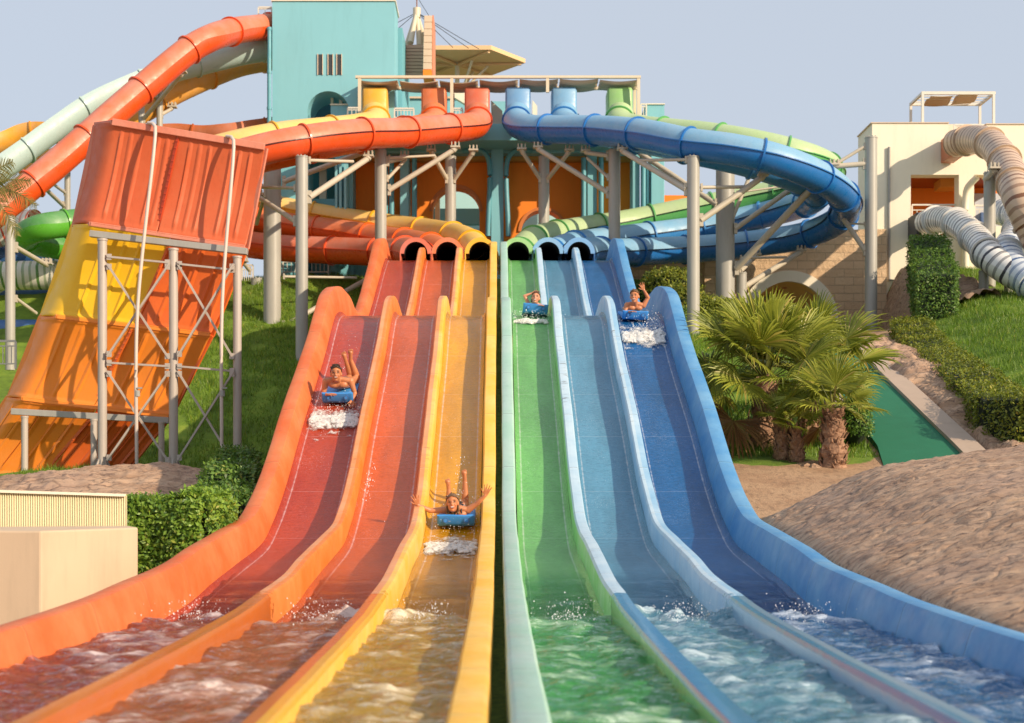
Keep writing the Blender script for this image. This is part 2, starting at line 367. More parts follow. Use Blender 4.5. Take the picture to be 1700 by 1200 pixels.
def catmull(pts, step=0.12):
    P = [Vector(p) for p in pts]; P = [P[0] * 2 - P[1]] + P + [P[-1] * 2 - P[-2]]; out = []
    for i in range(1, len(P) - 2):
        p0, p1, p2, p3 = P[i - 1:i + 3]
        t0 = 0.0; t1 = t0 + max(1e-6, (p1 - p0).length) ** 0.5; t2 = t1 + max(1e-6, (p2 - p1).length) ** 0.5; t3 = t2 + max(1e-6, (p3 - p2).length) ** 0.5
        n = max(6, int((p2 - p1).length / 0.05))
        for k in range(n):
            t = t1 + (t2 - t1) * k / n
            a1 = p0 * ((t1 - t) / (t1 - t0)) + p1 * ((t - t0) / (t1 - t0)); a2 = p1 * ((t2 - t) / (t2 - t1)) + p2 * ((t - t1) / (t2 - t1)); a3 = p2 * ((t3 - t) / (t3 - t2)) + p3 * ((t - t2) / (t3 - t2))
            b1 = a1 * ((t2 - t) / (t2 - t0)) + a2 * ((t - t0) / (t2 - t0)); b2 = a2 * ((t3 - t) / (t3 - t1)) + a3 * ((t - t1) / (t3 - t1))
            out.append(b1 * ((t2 - t) / (t2 - t1)) + b2 * ((t - t1) / (t2 - t1)))
    out.append(P[-2])
    A = np.array(out); d = np.r_[0, np.cumsum(np.linalg.norm(np.diff(A, axis=0), axis=1))]
    n = max(3, int(d[-1] / step)); s = np.linspace(0, d[-1], n + 1)
    return [Vector((np.interp(x, d, A[:, 0]), np.interp(x, d, A[:, 1]), np.interp(x, d, A[:, 2]))) for x in s]
def frames(path):
    out = []
    for i, p in enumerate(path):
        t = (path[min(i + 1, len(path) - 1)] - path[max(i - 1, 0)]).normalized()
        side = t.cross(Vector((0, 0, 1)))
        if side.length < 1e-3: side = out[-1][2] if out else Vector((1, 0, 0))
        side.normalize(); up = side.cross(t).normalized(); out.append((p, t, side, up))
    return out
def arc_shell(path, r, a0, a1, n, thick=0.0, bank=None):
    """part of a tube wall swept along a path; angle 0 = side, 90 = up"""
    fr = frames(path); mb = MB(); pts = []; al = []; L = 0.0
    for k, (p, t, s, u) in enumerate(fr):
        if k: L += (p - fr[k - 1][0]).length
        bk = math.radians(bank[k]) if bank is not None else 0
        for i in range(n, -1, -1):
            a = math.radians(a0 + (a1 - a0) * i / n) + bk
            pts.append(p + (s * math.cos(a) + u * math.sin(a)) * r); al.append(L)
        if thick:
            for i in range(n + 1):
                a = math.radians(a0 + (a1 - a0) * i / n) + bk
                pts.append(p + (s * math.cos(a) + u * math.sin(a)) * (r - thick)); al.append(L)
    nu = (n + 1) * (2 if thick else 1)
    mb.grid(pts, nu, len(fr), closed_u=bool(thick)); return mb, al
def ring(p, t, r0, r1, w, n=28, a0=0, a1=360):
    t = t.normalized(); s = t.cross(Vector((0, 0, 1)))
    s = s.normalized() if s.length > 1e-3 else Vector((1, 0, 0)); u = s.cross(t); mb = MB(); pts = []
    m = n + 1
    for k in range(m):
        a = math.radians(a0 + (a1 - a0) * k / n); d = s * math.cos(a) + u * math.sin(a)
        pts += [p + d * r0 - t * w / 2, p + d * r1 - t * w / 2, p + d * r1 + t * w / 2, p + d * r0 + t * w / 2]
    mb.grid(pts, 4, m, closed_u=True); return mb
# ================================================================ racer slide
_pf = pchip([3.6, 8, 11, 12.25, 13.8, 15, 16.4, 18.1, 19, 20.1, 21.8, 24.7, 25.6, 26.4, 27.4, 30, 31.5, 33, 35, 37, 38.2, 40.8],
            [-1.34, -1.32, -1.27, -1.21, -1.13, -1.0, -.87, -.70, -.45, 0.0, .90, 2.30, 2.82, 3.20, 3.36, 3.42, 3.55, 4.0, 4.85, 5.75, 6.15, 6.28])
def floor_z(Y): return _pf(Y) + CZ
def floor_Y(py, lo=12.3, hi=26.2):
    """depth at which the lane floor shows at photo row py"""
    for _ in range(50):
        m = (lo + hi) / 2; p = HY - (float(floor_z(m)) - CZ) * F / m
        if p > py: lo = m
        else: hi = m
    return (lo + hi) / 2
_oh = pchip([3.6, 9, 12, 16, 20, 25.5, 27, 28.5, 29.6, 31, 33, 36, 38.3, 39.4, 40.8], [.46, .46, .46, .44, .41, .42, .52, .66, .66, .46, .28, .36, .60, .70, .35])
_dh = pchip([3.6, 9, 12, 16, 20, 25, 26.5, 27.6, 28.6, 30.5, 33, 36, 37.4, 38.2, 39], [.36, .36, .35, .34, .33, .33, .36, .38, .28, .15, .26, .30, .36, .34, .1])
_ch = pchip([3.6, 9, 12, 16, 20, 25, 30, 36, 38.2, 40], [.38, .38, .38, .36, .34, .34, .36, .38, .5, .42])
C_RED, C_ORG, C_YEL = (0.48, 0.050, 0.006), (0.64, 0.108, 0.006), (0.76, 0.355, 0.006)
C_GRN, C_LBL, C_DBL = (0.17, 0.49, 0.13), (0.095, 0.28, 0.42), (0.004, 0.115, 0.33)
lane_cols = {'red': C_RED, 'orange': C_ORG, 'yellow': C_YEL, 'green': C_GRN, 'light blue': C_LBL, 'dark blue': C_DBL}
M_lane = {k: wet_lane('wet_' + k.replace(' ', '_'), c, mul(c, 0.5) if k != 'red' else (0.27, 0.022, 0.016)) for k, c in lane_cols.items()}
def capm(name, c, pale): return plastic(name, c, pale, fade=0.75, rough=0.42, seam=1.55, dirt=0.3, orange_peel=0.15, scuff=0.0, wet=None if name.split('_')[1] in ('yellow', 'centre', 'red', 'dark') else mul(c, .72))
M_wall = {
    'red': capm('wall_red', (0.74, 0.135, 0.026), (0.75, 0.25, 0.09)), 'orange': capm('wall_orange', (0.75, 0.18, 0.02), (0.76, 0.30, 0.08)),
    'yellow': capm('wall_yellow', (0.80, 0.42, 0.03), (0.80, 0.56, 0.20)), 'green': capm('wall_green', (0.20, 0.54, 0.15), (0.42, 0.62, 0.40)),
    'centre_green': capm('wall_centre_green', (0.38, 0.60, 0.48), (0.52, 0.66, 0.60)),
    'light blue': capm('wall_light_blue', (0.26, 0.47, 0.66), (0.52, 0.66, 0.76)), 'dark blue': capm('wall_dark_blue', (0.055, 0.235, 0.50), (0.20, 0.41, 0.60))}
M_scuff = {
    'orange': plastic('cap_orange', (0.76, 0.27, 0.09), (0.78, 0.44, 0.25), 0.75, 0.42, 1.55, 0.3, 0.15, 0.8, None, (0.60, 0.16, 0.03)),
    'light blue': plastic('cap_light_blue', (0.42, 0.58, 0.70), (0.62, 0.72, 0.78), 0.75, 0.42, 1.55, 0.3, 0.15, 0.65, None, (0.06, 0.24, 0.42)),
    'yellow': plastic('cap_yellow', (0.80, 0.44, 0.05), (0.80, 0.58, 0.22), 0.75, 0.42, 1.55, 0.3, 0.15, 0.7, None, (0.74, 0.40, 0.03))}
M_water = {'red': water_mat('water_red', (0.92, 0.58, 0.46), (0.42, 0.085, 0.03), 0.36), 'orange': water_mat('water_orange', (0.97, 0.74, 0.55), (0.62, 0.21, 0.045), 0.32),
           'yellow': water_mat('water_yellow', (0.99, 0.93, 0.70), (0.74, 0.48, 0.06), 0.34), 'green': water_mat('water_green', (0.60, 0.90, 0.66), (0.08, 0.44, 0.10), 0.42),
           'light blue': water_mat('water_light_blue', (0.70, 0.88, 0.95), (0.15, 0.42, 0.54), 0.42), 'dark blue': water_mat('water_dark_blue', (0.50, 0.72, 0.92), (0.04, 0.20, 0.44), 0.42)}
M_steel = metal_paint('galvanised', (0.36, 0.35, 0.32))
YS = np.r_[np.arange(3.8, 12, 0.2), np.arange(12, 40.61, 0.1)]
def sweep_wall(prof, hfun, y1=40.6, mats=None, mcut=None):
    """prof: list of (x, kind, dz): z = floor + kind*h(Y) + dz; extruded along the run"""
    mb = MB(); ys = YS[YS <= y1]; fz = floor_z(ys); hh = hfun(ys); n = len(prof); pts = []
    wob = 0.006 * pnoise(ys * 0.9, ys * 0 + prof[0][0], 4)
    for k, y in enumerate(ys):
        for (x, a, dz) in prof: pts.append((x + wob[k], y, fz[k] + a * hh[k] + dz))
    m = len(ys)
    for i in range(n):
        i2 = (i + 1) % n; base = len(mb.v)
        mb.cur = mcut[i] if mcut else 0
        mb.add([], [])
        for j in range(m - 1):
            mb.f.append((j * n + i, j * n + i2, (j + 1) * n + i2, (j + 1) * n + i)); mb.mi.append(mb.cur)
    mb.v = [tuple(p) for p in pts]; mb.cur = 0
    mb.f.append(tuple(range(n - 1, -1, -1))); mb.mi.append(0); mb.f.append(tuple((m - 1) * n + i for i in range(n))); mb.mi.append(0)
    return mb
def lane_strip(x0, x1, y1=40.4):
    ys = YS[YS <= y1]; fz = floor_z(ys); xs = np.r_[np.linspace(0, .16, 10), np.linspace(.24, .76, 5), np.linspace(.84, 1, 10)] * (x1 - x0) + x0
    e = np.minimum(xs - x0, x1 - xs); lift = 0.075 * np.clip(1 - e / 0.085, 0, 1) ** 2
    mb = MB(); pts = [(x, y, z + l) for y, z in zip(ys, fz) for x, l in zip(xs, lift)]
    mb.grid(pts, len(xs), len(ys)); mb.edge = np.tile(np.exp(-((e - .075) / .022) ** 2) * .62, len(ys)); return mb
LX = [(0.245, 0.955), (1.125, 1.935), (2.105, 2.965)]
def racer(sg, cols, label):
    root = thing('racer_slide', label, 'water slide', (sg * 1.6, 4, 0.2))
    X = lambda v: sg * v
    for (a, b), c in zip(LX, cols):
        lo, hi = sorted((X(a), X(b)))
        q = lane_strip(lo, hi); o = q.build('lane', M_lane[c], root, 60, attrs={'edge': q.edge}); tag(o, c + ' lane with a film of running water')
    cm = M_wall['yellow'] if sg < 0 else M_wall['centre_green']
    # wall beside the centre gap
    pr = [(.235, 0, -.03), (.235, 0, .05), (.225, 1, -.03), (.205, 1, 0), (.075, 1, 0), (.05, 1, -.02), (.042, 1, -.16), (.055, 1, -.17), (.07, 0, -.12)]
    sweep_wall([(X(x), a, d) for x, a, d in pr], _ch).build('centre_wall', cm, root, 40)
    for k, xc in enumerate((1.04, 2.02)):
        ca, cb = cols[k], cols[k + 1]
        pr = [(-.085, 0, -.03), (-.085, 0, .05), (-.075, 1, -.035), (-.055, 1, -.004), (-.01, 1, 0), (.0, 1, 0), (.055, 1, -.004), (.075, 1, -.035), (.085, 0, .05), (.085, 0, -.03)]
        ma, mc, mb_ = M_wall[ca], None, M_wall[cb]
        if sg < 0: capa, capb = (M_scuff['yellow'], M_scuff['orange']) if k == 0 else (M_wall['orange'], M_scuff['orange'])
        else: capa, capb = (M_scuff['light blue'], M_scuff['light blue']) if k == 0 else (M_scuff['light blue'], M_wall['light blue'])
        if sg > 0 and k == 0: ma = M_wall['green']
        if sg > 0 and k == 1: ma = M_wall['light blue']
        if sg < 0 and k == 1: mb_ = M_wall['orange']
        if sg < 0 and k == 0: mb_ = M_wall['orange']
        cut = [0, 0, 1, 1, 2, 2, 2, 3, 3, 3]
        o = sweep_wall([(X(xc + x), a, d) for x, a, d in pr], _dh, 38.6, mcut=cut).build('divider', [ma, capa, capb, mb_], root, 40)
    pr = [(2.955, 0, -.03), (2.965, 0, .06), (2.99, .45, .02), (3.045, 1, -.05), (3.07, 1, -.008), (3.11, 1, 0), (3.24, 1, -.012), (3.275, 1, -.04), (3.285, 1, -.28), (3.26, 1, -.285), (3.2, 0, -.2), (3.0, 0, -.22)]
    sweep_wall([(X(x), a, d) for x, a, d in pr], _oh).build('outer_wall', M_wall['red'] if sg < 0 else M_wall['dark blue'], root, 40)
    # trestles carrying the run above the bank
    for y in (20.5, 23.5, 26.5, 29.5, 33, 36.5, 39.5):
        mb = MB(); z = float(floor_z(y)); g = float(terrain(np.array([X(2.4)]), np.array([y]))[0])
        if z - g < 0.4: continue
        mb.cyl((X(.6), y, g - .3), (X(.6), y, z - .3), .07); mb.cyl((X(2.6), y, g - .3), (X(2.6), y, z - .3), .07)
        mb.box((X(1.6), y, z - .24), (2.6, .12, .12)); mb.build('trestle', M_steel, root, 40)
    return root
# ---------------------------------------------------------------- terrain
_tl = pchip([-10, 12, 18, 24, 29, 33, 38.5, 41, 44, 47.5, 52, 400], [-1.75, -1.75, -1.35, -.25, .38, .46, 3.2, 4.05, 5.4, 7.05, 7.3, 7.3])
_tr = pchip([-10, 12, 18, 22, 25, 34, 39, 42, 47.5, 52, 400], [-1.75, -1.75, -.9, .15, .72, 3.25, 4.2, 5.0, 7.0, 7.3, 7.3])
def terrain(X, Y):
    X = np.asarray(X, float); Y = np.asarray(Y, float)
    m = sstep(-3.2, 3.2, X); z = _tl(Y) * (1 - m) + _tr(Y) * m
    z = z + 0.9 * sstep(9.6, 14, X) * sstep(22, 30, Y) * (1 - 0.7 * sstep(42, 47, Y))
    z = z - 1.5 * sstep(-10.5, -14, X) * sstep(34, 40, Y) * (1 - sstep(46, 50, Y))
    pit = sstep(4.8, 6.2, X) * sstep(13.4, 11.9, X + 0.0 * Y) * sstep(39.5, 42, Y) * sstep(56, 52, Y)
    z = z * (1 - pit) + np.minimum(z, 4.3) * pit
    n = 0.10 * fbm(X * 0.5, Y * 0.5, 3, 4)
    return z + n * sstep(19, 24, Y) * (1 - 0.8 * (sstep(3.3, 6, X) * sstep(9.8, 8.2, X))) + CZ
gx = np.unique(np.r_[np.linspace(-400, -22, 14), np.linspace(-22, 24, 150), np.linspace(24, 400, 14)])
gy = np.unique(np.r_[np.linspace(-120, 2, 8), np.linspace(2, 52, 150), np.linspace(52, 900, 14)])
GX, GY = np.meshgrid(gx, gy); GZ = terrain(GX, GY)
def grass_mask(X, Y):
    L = sstep(-3.0, -3.4, X) * sstep(25.5, 27.5, Y)
    C = sstep(.5, .3, np.abs(X))
    R = sstep(2.9, 3.1, X) * sstep(23.4, 24.4, Y + 0.6 * pnoise(X, Y * .3, 9))
    xh = np.interp(Y, [24, 26, 28, 31, 34.5, 38.5, 44], [9.3, 9.3, 9.6, 10.0, 10.4, 11.2, 13.0])       # line of the long hedge
    R = R * np.maximum(sstep(7.1, 6.7, X - .09 * (Y - 30)), sstep(xh - .1, xh + .2, X))
    return np.maximum(np.maximum(L, C), R) * sstep(80, 56, Y)
mb = MB(); mb.grid(np.c_[GX.ravel(), GY.ravel(), GZ.ravel()], len(gx), len(gy))
gr = mb.build('ground', ground_mat('ground_soil'), None, 180, attrs={'grass': grass_mask(GX.ravel(), GY.ravel())})
tag(gr, kind='structure', label='grassy sandy bank rising behind the slides')
left_run = racer(-1, ['yellow', 'orange', 'red'], 'left racing slide with yellow, orange and red lanes side by side')
right_run = racer(1, ['green', 'light blue', 'dark blue'], 'right racing slide with green, light blue and dark blue lanes side by side')
ys_ = np.arange(4, 24, .25); mb = MB(); mb.grid([(x, y, float(floor_z(y)) - .10 + .03 * float(pnoise(y * 3, x * 9))) for y in ys_ for x in (-.052, 0, .052)], 3, len(ys_))
t = NT('gap_grass'); o = mb.build('grass_strip', t.fin(t.ramp(t.noise(14, 5, .7, geo=True), [(.3, (.07, .13, .02)), (.7, (.26, .36, .06))]), .9), None, 180); tag(o, 'strip of grass glimpsed in the gap between the two racing slides', kind='structure')
# ---------------------------------------------------------------- water in the run-outs
def run_water(x0, x1, key, seed):
    xs = np.arange(x0 - .02, x1 + .021, 0.022); ys = np.r_[np.arange(3.8, 13.6, 0.028), np.arange(13.6, 17.6, 0.06)]
    Xg, Yg = np.meshgrid(xs, ys); fz = floor_z(Yg) - CZ
    jump = 12.3 + 0.75 * pnoise(Xg * 1.3, Yg * 0 + seed * 1.37, seed) + .2 * pnoise(Xg * 5, Yg * 0 + seed, seed + 6) ; deep = sstep(0.5, -0.35, Yg - jump)
    lvl = -1.07 - 0.012 * (Yg - 8) * 0
    wav = 0.050 * fbm(Xg * 1.0 + 9 * seed, Yg * 1.9, seed, 3) + 0.026 * fbm(Xg * 4.1, Yg * 5.2, seed + 7, 3)
    crest = np.exp(-((Yg - jump + 0.12) / 0.2) ** 2) * (0.045 + 0.10 * np.clip(pnoise(Xg * 3.1, Yg * 1.3, seed + 2) + .25, 0, 1) + 0.05 * np.abs(pnoise(Xg * 11, Yg * 11, seed + 4)))
    clump = sstep(-.25, .35, pnoise(Xg * 1.6 + seed * 2.1, Yg * 0 + 4.4, seed + 15)); crest = crest * (.25 + .75 * clump)
    film = fz + 0.016 + 0.006 * pnoise(Xg * 6, Yg * 3, seed + 3) * sstep(17.6, 16, Yg)
    # low standing ridges where the run flattens
    for yr in (13.3, 14.3, 15.4): film = film + 0.02 * np.exp(-((Yg - yr - .15 * pnoise(Xg * 1.5, Xg * 0 + yr, seed)) / .12) ** 2)
    z = film * (1 - deep) + (lvl + wav) * deep + crest + 0.004
    near = sstep(12.6, 11.2, Yg)
    foam = 0.17 + 0.20 * deep * fbm(Xg * 1.3, Yg * 2.0, seed + 11, 4) + 0.26 * deep * fbm(Xg * 4.5, Yg * 7, seed + 12, 4) + 0.22 * np.clip(wav / 0.06, -1, 1) * deep
    foam = foam + 0.70 * (.3 + .7 * clump) * np.exp(-((Yg - jump + 0.2) / 0.26) ** 2) * (0.6 + pnoise(Xg * 2.5, Yg * 2, seed + 5))
    foam = foam * (1 - sstep(13, 13.8, Yg)) - 0.3 * sstep(13.4, 14.2, Yg)
    mb = MB(); mb.grid(np.c_[Xg.ravel(), Yg.ravel(), z.ravel() + CZ], len(xs), len(ys))
    o = mb.build('water', M_water[key], None, 180, attrs={'foam': foam.ravel(), 'fade': sstep(17.5, 14.6, Yg).ravel(), 'deep': deep.ravel()})
    return tag(o, kind='structure', label='choppy water running out along the %s lane' % key)
for k, (a, b) in enumerate(LX):
    run_water(-b, -a, ['yellow', 'orange', 'red'][k], 21 + k); run_water(a, b, ['green', 'light blue', 'dark blue'][k], 31 + k)
# ---------------------------------------------------------------- foam and spray
def foam_mat():
    t = NT('white_foam')
    at = t.n('ShaderNodeAttribute', attribute_name='foam')
    n = t.noise(15, 7, 0.8, geo=True, dist=0.9)
    f = t.ramp(t.math('ADD', at.outputs['Fac'], t.math('MULTIPLY', t.math('SUBTRACT', n, 0.5), 1.6)), [(0.34, 0.0), (0.80, 0.96)])
    c = t.ramp(n, [(0.36, (0.30, 0.27, 0.24)), (0.5, (0.78, 0.76, 0.72)), (0.75, (0.95, 0.95, 0.94))])
    t.fin(c, 0.5, t.bump(n, 0.8, 0.03))
    tr = t.n('ShaderNodeBsdfTransparent'); ms = t.n('ShaderNodeMixShader'); t.l(f, ms.inputs[0]); t.l(tr.outputs[0], ms.inputs[1]); t.l(t.b.outputs[0], ms.inputs[2])
    t.t.links.new(ms.outputs[0], t.o.inputs['Surface']); return t.m
M_foam = foam_mat()
M_drop = NT('water_drop').fin((0.9, 0.92, 0.95), 0.15)
def foam_patch(x0, x1, py0, py1, label, seed, h=0.08, front=0.62, base=.42, tex=.34):
    ya, yb = floor_Y(py1), floor_Y(py0)
    xs = np.arange(x0, x1 + .001, 0.011); ys = np.arange(ya, yb + .001, 0.011); Xg, Yg = np.meshgrid(xs, ys)
    u = (Xg - x0) / (x1 - x0); v = (Yg - ya) / (yb - ya)
    wx = .14 * fbm(Xg * 5, Yg * 5, seed + 1, 3); wy = .30 * fbm(Xg * 4.5 + 7, Yg * 4, seed + 2, 4)
    edge = sstep(0, .07, u + .5 * wx) * sstep(0, .07, 1 - u + .5 * wx) * sstep(.02, .20, v + .55 * wy) * sstep(0, .6, 1 - v + .8 * wy)
    rol = np.exp(-((v + .5 * wy - .40) / .34) ** 2)
    z = floor_z(Yg) + 0.008 + edge * (h * (0.12 + .75 * rol) * (0.75 + .35 * fbm(Xg * 4, Yg * 4, seed, 3)) + 0.022 * np.abs(fbm(Xg * 12, Yg * 15, seed + 5, 4)))
    foam = edge * (base + front * .9 * rol + tex * fbm(Xg * 4, Yg * 8, seed + 8, 4))
    mb = MB(); mb.grid(np.c_[Xg.ravel(), Yg.ravel(), z.ravel()], len(xs), len(ys))
    o = mb.build('foam', M_foam, None, 180, attrs={'foam': foam.ravel()}); return tag(o, label, 'foam', kind='stuff')
def spray(pts_fn, n, label, seed, rmin=.003, rmax=.009):
    r = random.Random(seed); mb = MB()
    for _ in range(n):
        p = pts_fn(r); s = rmin + (rmax - rmin) * r.random() ** 3
        mb.ellipsoid(p, (s, s, s * (1 + r.random())), 6, 4)
    o = mb.build('spray', M_drop, None, 180); return tag(o, label, 'spray', kind='stuff')
for k, (a, b) in enumerate(LX):
    for sg in (-1, 1):
        key = (['yellow', 'orange', 'red'] if sg < 0 else ['green', 'light blue', 'dark blue'])[k]
        xa, xb = sorted((sg * a, sg * b))
        def f(r, xa=xa, xb=xb):
            h = r.random() ** 3; c = xa + (xb - xa) * (.5 + .28 * r.gauss(0, .6)); return (min(max(c, xa), xb), 12.1 + .3 * r.gauss(0, 1), -1.03 + CZ + .15 * h)
        spray(f, 190, 'droplets thrown up where the %s lane meets the run-out' % key, 50 + k * 2 + (sg > 0), .0018, .0055)
# ================================================================ tubes
def shellmats(name, top, bot): return (plastic(name + '_top', top, tuple(.55 * c + .24 for c in top), .5, .38, None, .25, inner_shade=mul(bot, .10)), plastic(name + '_bottom', bot, tuple(.8 * c + .08 for c in bot), .3, .22, None, .2, .05, inner_shade=mul(bot, .10)))
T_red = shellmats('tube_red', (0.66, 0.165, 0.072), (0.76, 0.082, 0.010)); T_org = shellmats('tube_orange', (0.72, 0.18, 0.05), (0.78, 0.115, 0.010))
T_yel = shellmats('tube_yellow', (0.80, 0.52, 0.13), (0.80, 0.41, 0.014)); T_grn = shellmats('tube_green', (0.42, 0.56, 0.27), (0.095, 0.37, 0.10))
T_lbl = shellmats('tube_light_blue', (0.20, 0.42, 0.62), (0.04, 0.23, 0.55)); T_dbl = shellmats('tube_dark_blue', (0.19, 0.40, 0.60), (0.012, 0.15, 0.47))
TR = 0.43
M_mouth = NT('mouth_shade').fin((0.012, 0.010, 0.010), .8)  # near-black paint for the shade inside the tube mouths
M_cover = {n + '_top': plastic(n + '_cover', c, tuple(.55 * x + .24 for x in c), .5, .38, None, .25) for n, c in (('tube_red', (0.66, 0.15, 0.075)), ('tube_orange', (0.72, 0.19, 0.06)), ('tube_yellow', (0.80, 0.45, 0.04)), ('tube_green', (0.30, 0.56, 0.20)), ('tube_light_blue', (0.20, 0.42, 0.66)), ('tube_dark_blue', (0.17, 0.38, 0.66)))}
def hood(parent, c, mat, sx):
    """tall rounded entry shield facing the valley, open towards the platform"""
    mb = MB(); w = .40; rows = []
    prof = [(0.0, 1.0), (.42, 1.0), (.5, .98), (.56, .90)]
    for (dz, k, dy) in [(-.72, .80, .02), (-.58, .97, -.01), (-.42, 1.0, 0), (-.2, 1, .015), (0, 1, .03), (.30, 1, .05), (.50, 1, .06), (.56, .97, .10), (.58, .9, .17)]:
        for x in (-w * k, -w * k * .96, -w * k * .88, 0, w * k * .88, w * k * .96, w * k):
            e = 0.10 if abs(x) >= w * k * .99 else (0.035 if abs(x) > w * k * .93 else 0)
            rows.append((c[0] + x, c[1] + dy + e, c[2] + dz))
    mb.grid(rows, 7, 9)
    for s in (-1, 1): mb.span(c[0] + s * (w - .012), c[0] + s * (w + .012), c[1] + .12, c[1] + .95, c[2] - .5, c[2] + .50)
    return mb.build('entry_hood', M_cover[mat.name], parent, 50)
def tube_slide(label, mats, pts, hood_at, exit_x, flange_gap=2.1, rib=True):
    path = catmull(pts, 0.14)
    root = thing('tube_slide', label, 'water slide', (pts[0][0], pts[0][1], pts[0][2] - TR))
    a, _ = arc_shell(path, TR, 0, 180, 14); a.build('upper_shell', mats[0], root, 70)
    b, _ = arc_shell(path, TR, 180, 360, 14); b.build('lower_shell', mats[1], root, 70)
    if rib:
        fr = frames(path)
        for sd in (1, -1):
            mb = MB(); pts2 = []
            for (p, t, s, u) in fr:
                o = p + s * sd * (TR - .005)
                pts2 += [o + u * .014, o + s * sd * .05 + u * .014, o + s * sd * .05 - u * .014, o - u * .014]
            mb.grid(pts2, 4, len(fr), closed_u=True); mb.build('seam_rib', mats[1], root)
    L = 0.0; nxt = 0.35; fm = mats[0]
    for i in range(1, len(path) - 1):
        L += (path[i] - path[i - 1]).length
        if L >= nxt:
            nxt += flange_gap
            t = path[i + 1] - path[i - 1]
            ring(path[i], t, TR - .02, TR + .055, .05, 32).build('flange', mats[1], root, 30)
    if hood_at is not None: hood(root, hood_at, mats[0], 1)
    # scalloped, perforated cover at the mouth
    yb = 38.35
    mb = MB(); r = .425
    for (y0, y1, rr) in ((yb, yb + .75, r), (yb + .70, yb + 1.55, r + .035), (yb + 1.5, yb + 2.5, r + .07)):
        zf = float(floor_z((y0 + y1) / 2)) + .17
        n = 18; pp = []
        for y in (y0, y1):
            for rad in (rr, rr - (.115 if rr == r else .03)):
                pp.append([(exit_x + rad * math.cos(PI * k / n), y, zf + rad * 1.02 * math.sin(PI * k / n)) for k in range(n + 1)])
        order = pp[0] + pp[2] + pp[3] + pp[1]
        mb.cur = 0; mb.add(order, [((q * (n + 1)) + k, q * (n + 1) + k + 1, ((q + 1) % 4) * (n + 1) + k + 1, ((q + 1) % 4) * (n + 1) + k) for q in (0, 1, 3) for k in range(n)])
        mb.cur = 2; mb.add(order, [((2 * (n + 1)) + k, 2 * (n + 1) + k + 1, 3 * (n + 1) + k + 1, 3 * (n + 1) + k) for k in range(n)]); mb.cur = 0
        for s in (-1, 1): mb.span(exit_x + s * (rr - .015) - .015, exit_x + s * (rr - .015) + .015, y0, y1, zf - .25, zf)
        if rr == r:
            mb.cur = 1
            for row in range(3):
                y = y0 + .14 + row * .2
                for k in range(1, 12):
                    an = PI * (k + .5 * (row % 2)) / 12.5; d = Vector((math.cos(an), 0, math.sin(an) * 1.02)); p = Vector((exit_x, y, zf)) + d * rr
                    mb.cyl(p - d * .01, p + d * .003, .013, n=6)
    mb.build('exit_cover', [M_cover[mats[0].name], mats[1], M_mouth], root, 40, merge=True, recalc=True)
    return root, path
def P(px, py, Y): return W(px, py, Y)
exit_c = lambda X: [(X, 41.2, float(floor_z(40)) + .47), (X, 40.2, float(floor_z(40)) + .38)]
H = lambda px, Y=47.3: P(px, 172, Y)
def hp(px, Y=47.0): return [P(px, 190, Y), P(px + 0, 205, Y - .55)]
# hood pixel columns: yellow 622, orange 720, red 792, blue 860, light blue 937, green 1030
tubes = {}
tubes['dark blue'] = tube_slide('dark blue tube slide with the outermost loop, nearest to us on the right', T_dbl,
    hp(859) + [P(880, 213, 45.6), P(930, 215, 44.6), P(1000, 216, 43.2), P(1075, 224, 41.4), P(1148, 239, 40.2), P(1215, 248, 39.7), P(1280, 262, 39.6), P(1345, 286, 40.2), P(1390, 314, 41.6), P(1406, 342, 43.4), P(1385, 370, 45.2), P(1335, 391, 46.4), P(1270, 402, 46.9), P(1185, 411, 46.9), P(1100, 416, 46.2), P(1020, 419, 44.6), P(978, 418, 42.8)] + exit_c(2.13), H(860), 2.13)
tubes['light blue'] = tube_slide('light blue tube slide looping inside the dark blue one, from the middle blue entry hood', T_lbl,
    hp(937) + [P(960, 214, 45.6), P(1010, 221, 44.4), P(1080, 233, 42.9), P(1160, 250, 41.5), P(1240, 268, 41.0), P(1310, 290, 41.6), P(1352, 312, 43.2), P(1350, 331, 45.4), P(1310, 346, 47.2), P(1250, 361, 47.9), P(1180, 377, 47.9), P(1100, 388, 47.4), P(1020, 398, 46.2), P(945, 410, 43.6)] + exit_c(1.31), H(937), 1.31)
tubes['green'] = tube_slide('green tube slide starting at the right end of the platform', T_grn,
    hp(1030) + [P(1050, 212, 46.2), P(1105, 219, 45.2), P(1180, 227, 44.2), P(1261, 241, 43.4), P(1330, 258, 43.3), P(1372, 276, 44.4), P(1374, 296, 46.2), P(1330, 312, 47.6), P(1250, 328, 48.2), P(1130, 352, 48.2), P(1039, 370, 47.8), P(940, 386, 46.4), P(885, 400, 44.0)] + exit_c(.50), H(1030), .50)
tubes['red'] = tube_slide('red tube slide with the outermost loop, nearest to us on the left', T_red,
    hp(792) + [P(772, 211, 45.6), P(725, 215, 44.4), P(665, 220, 43.0), P(600, 222, 41.6), P(535, 229, 40.6), P(470, 240, 40.0), P(405, 256, 39.8), P(335, 278, 40.0), P(275, 306, 41.4), P(258, 336, 43.2), P(280, 366, 45.0), P(335, 392, 46.3), P(400, 404, 46.8), P(470, 412, 46.9), P(560, 416, 46.3), P(640, 419, 44.8), P(680, 418, 42.8)] + exit_c(-2.20), H(792), -2.20)
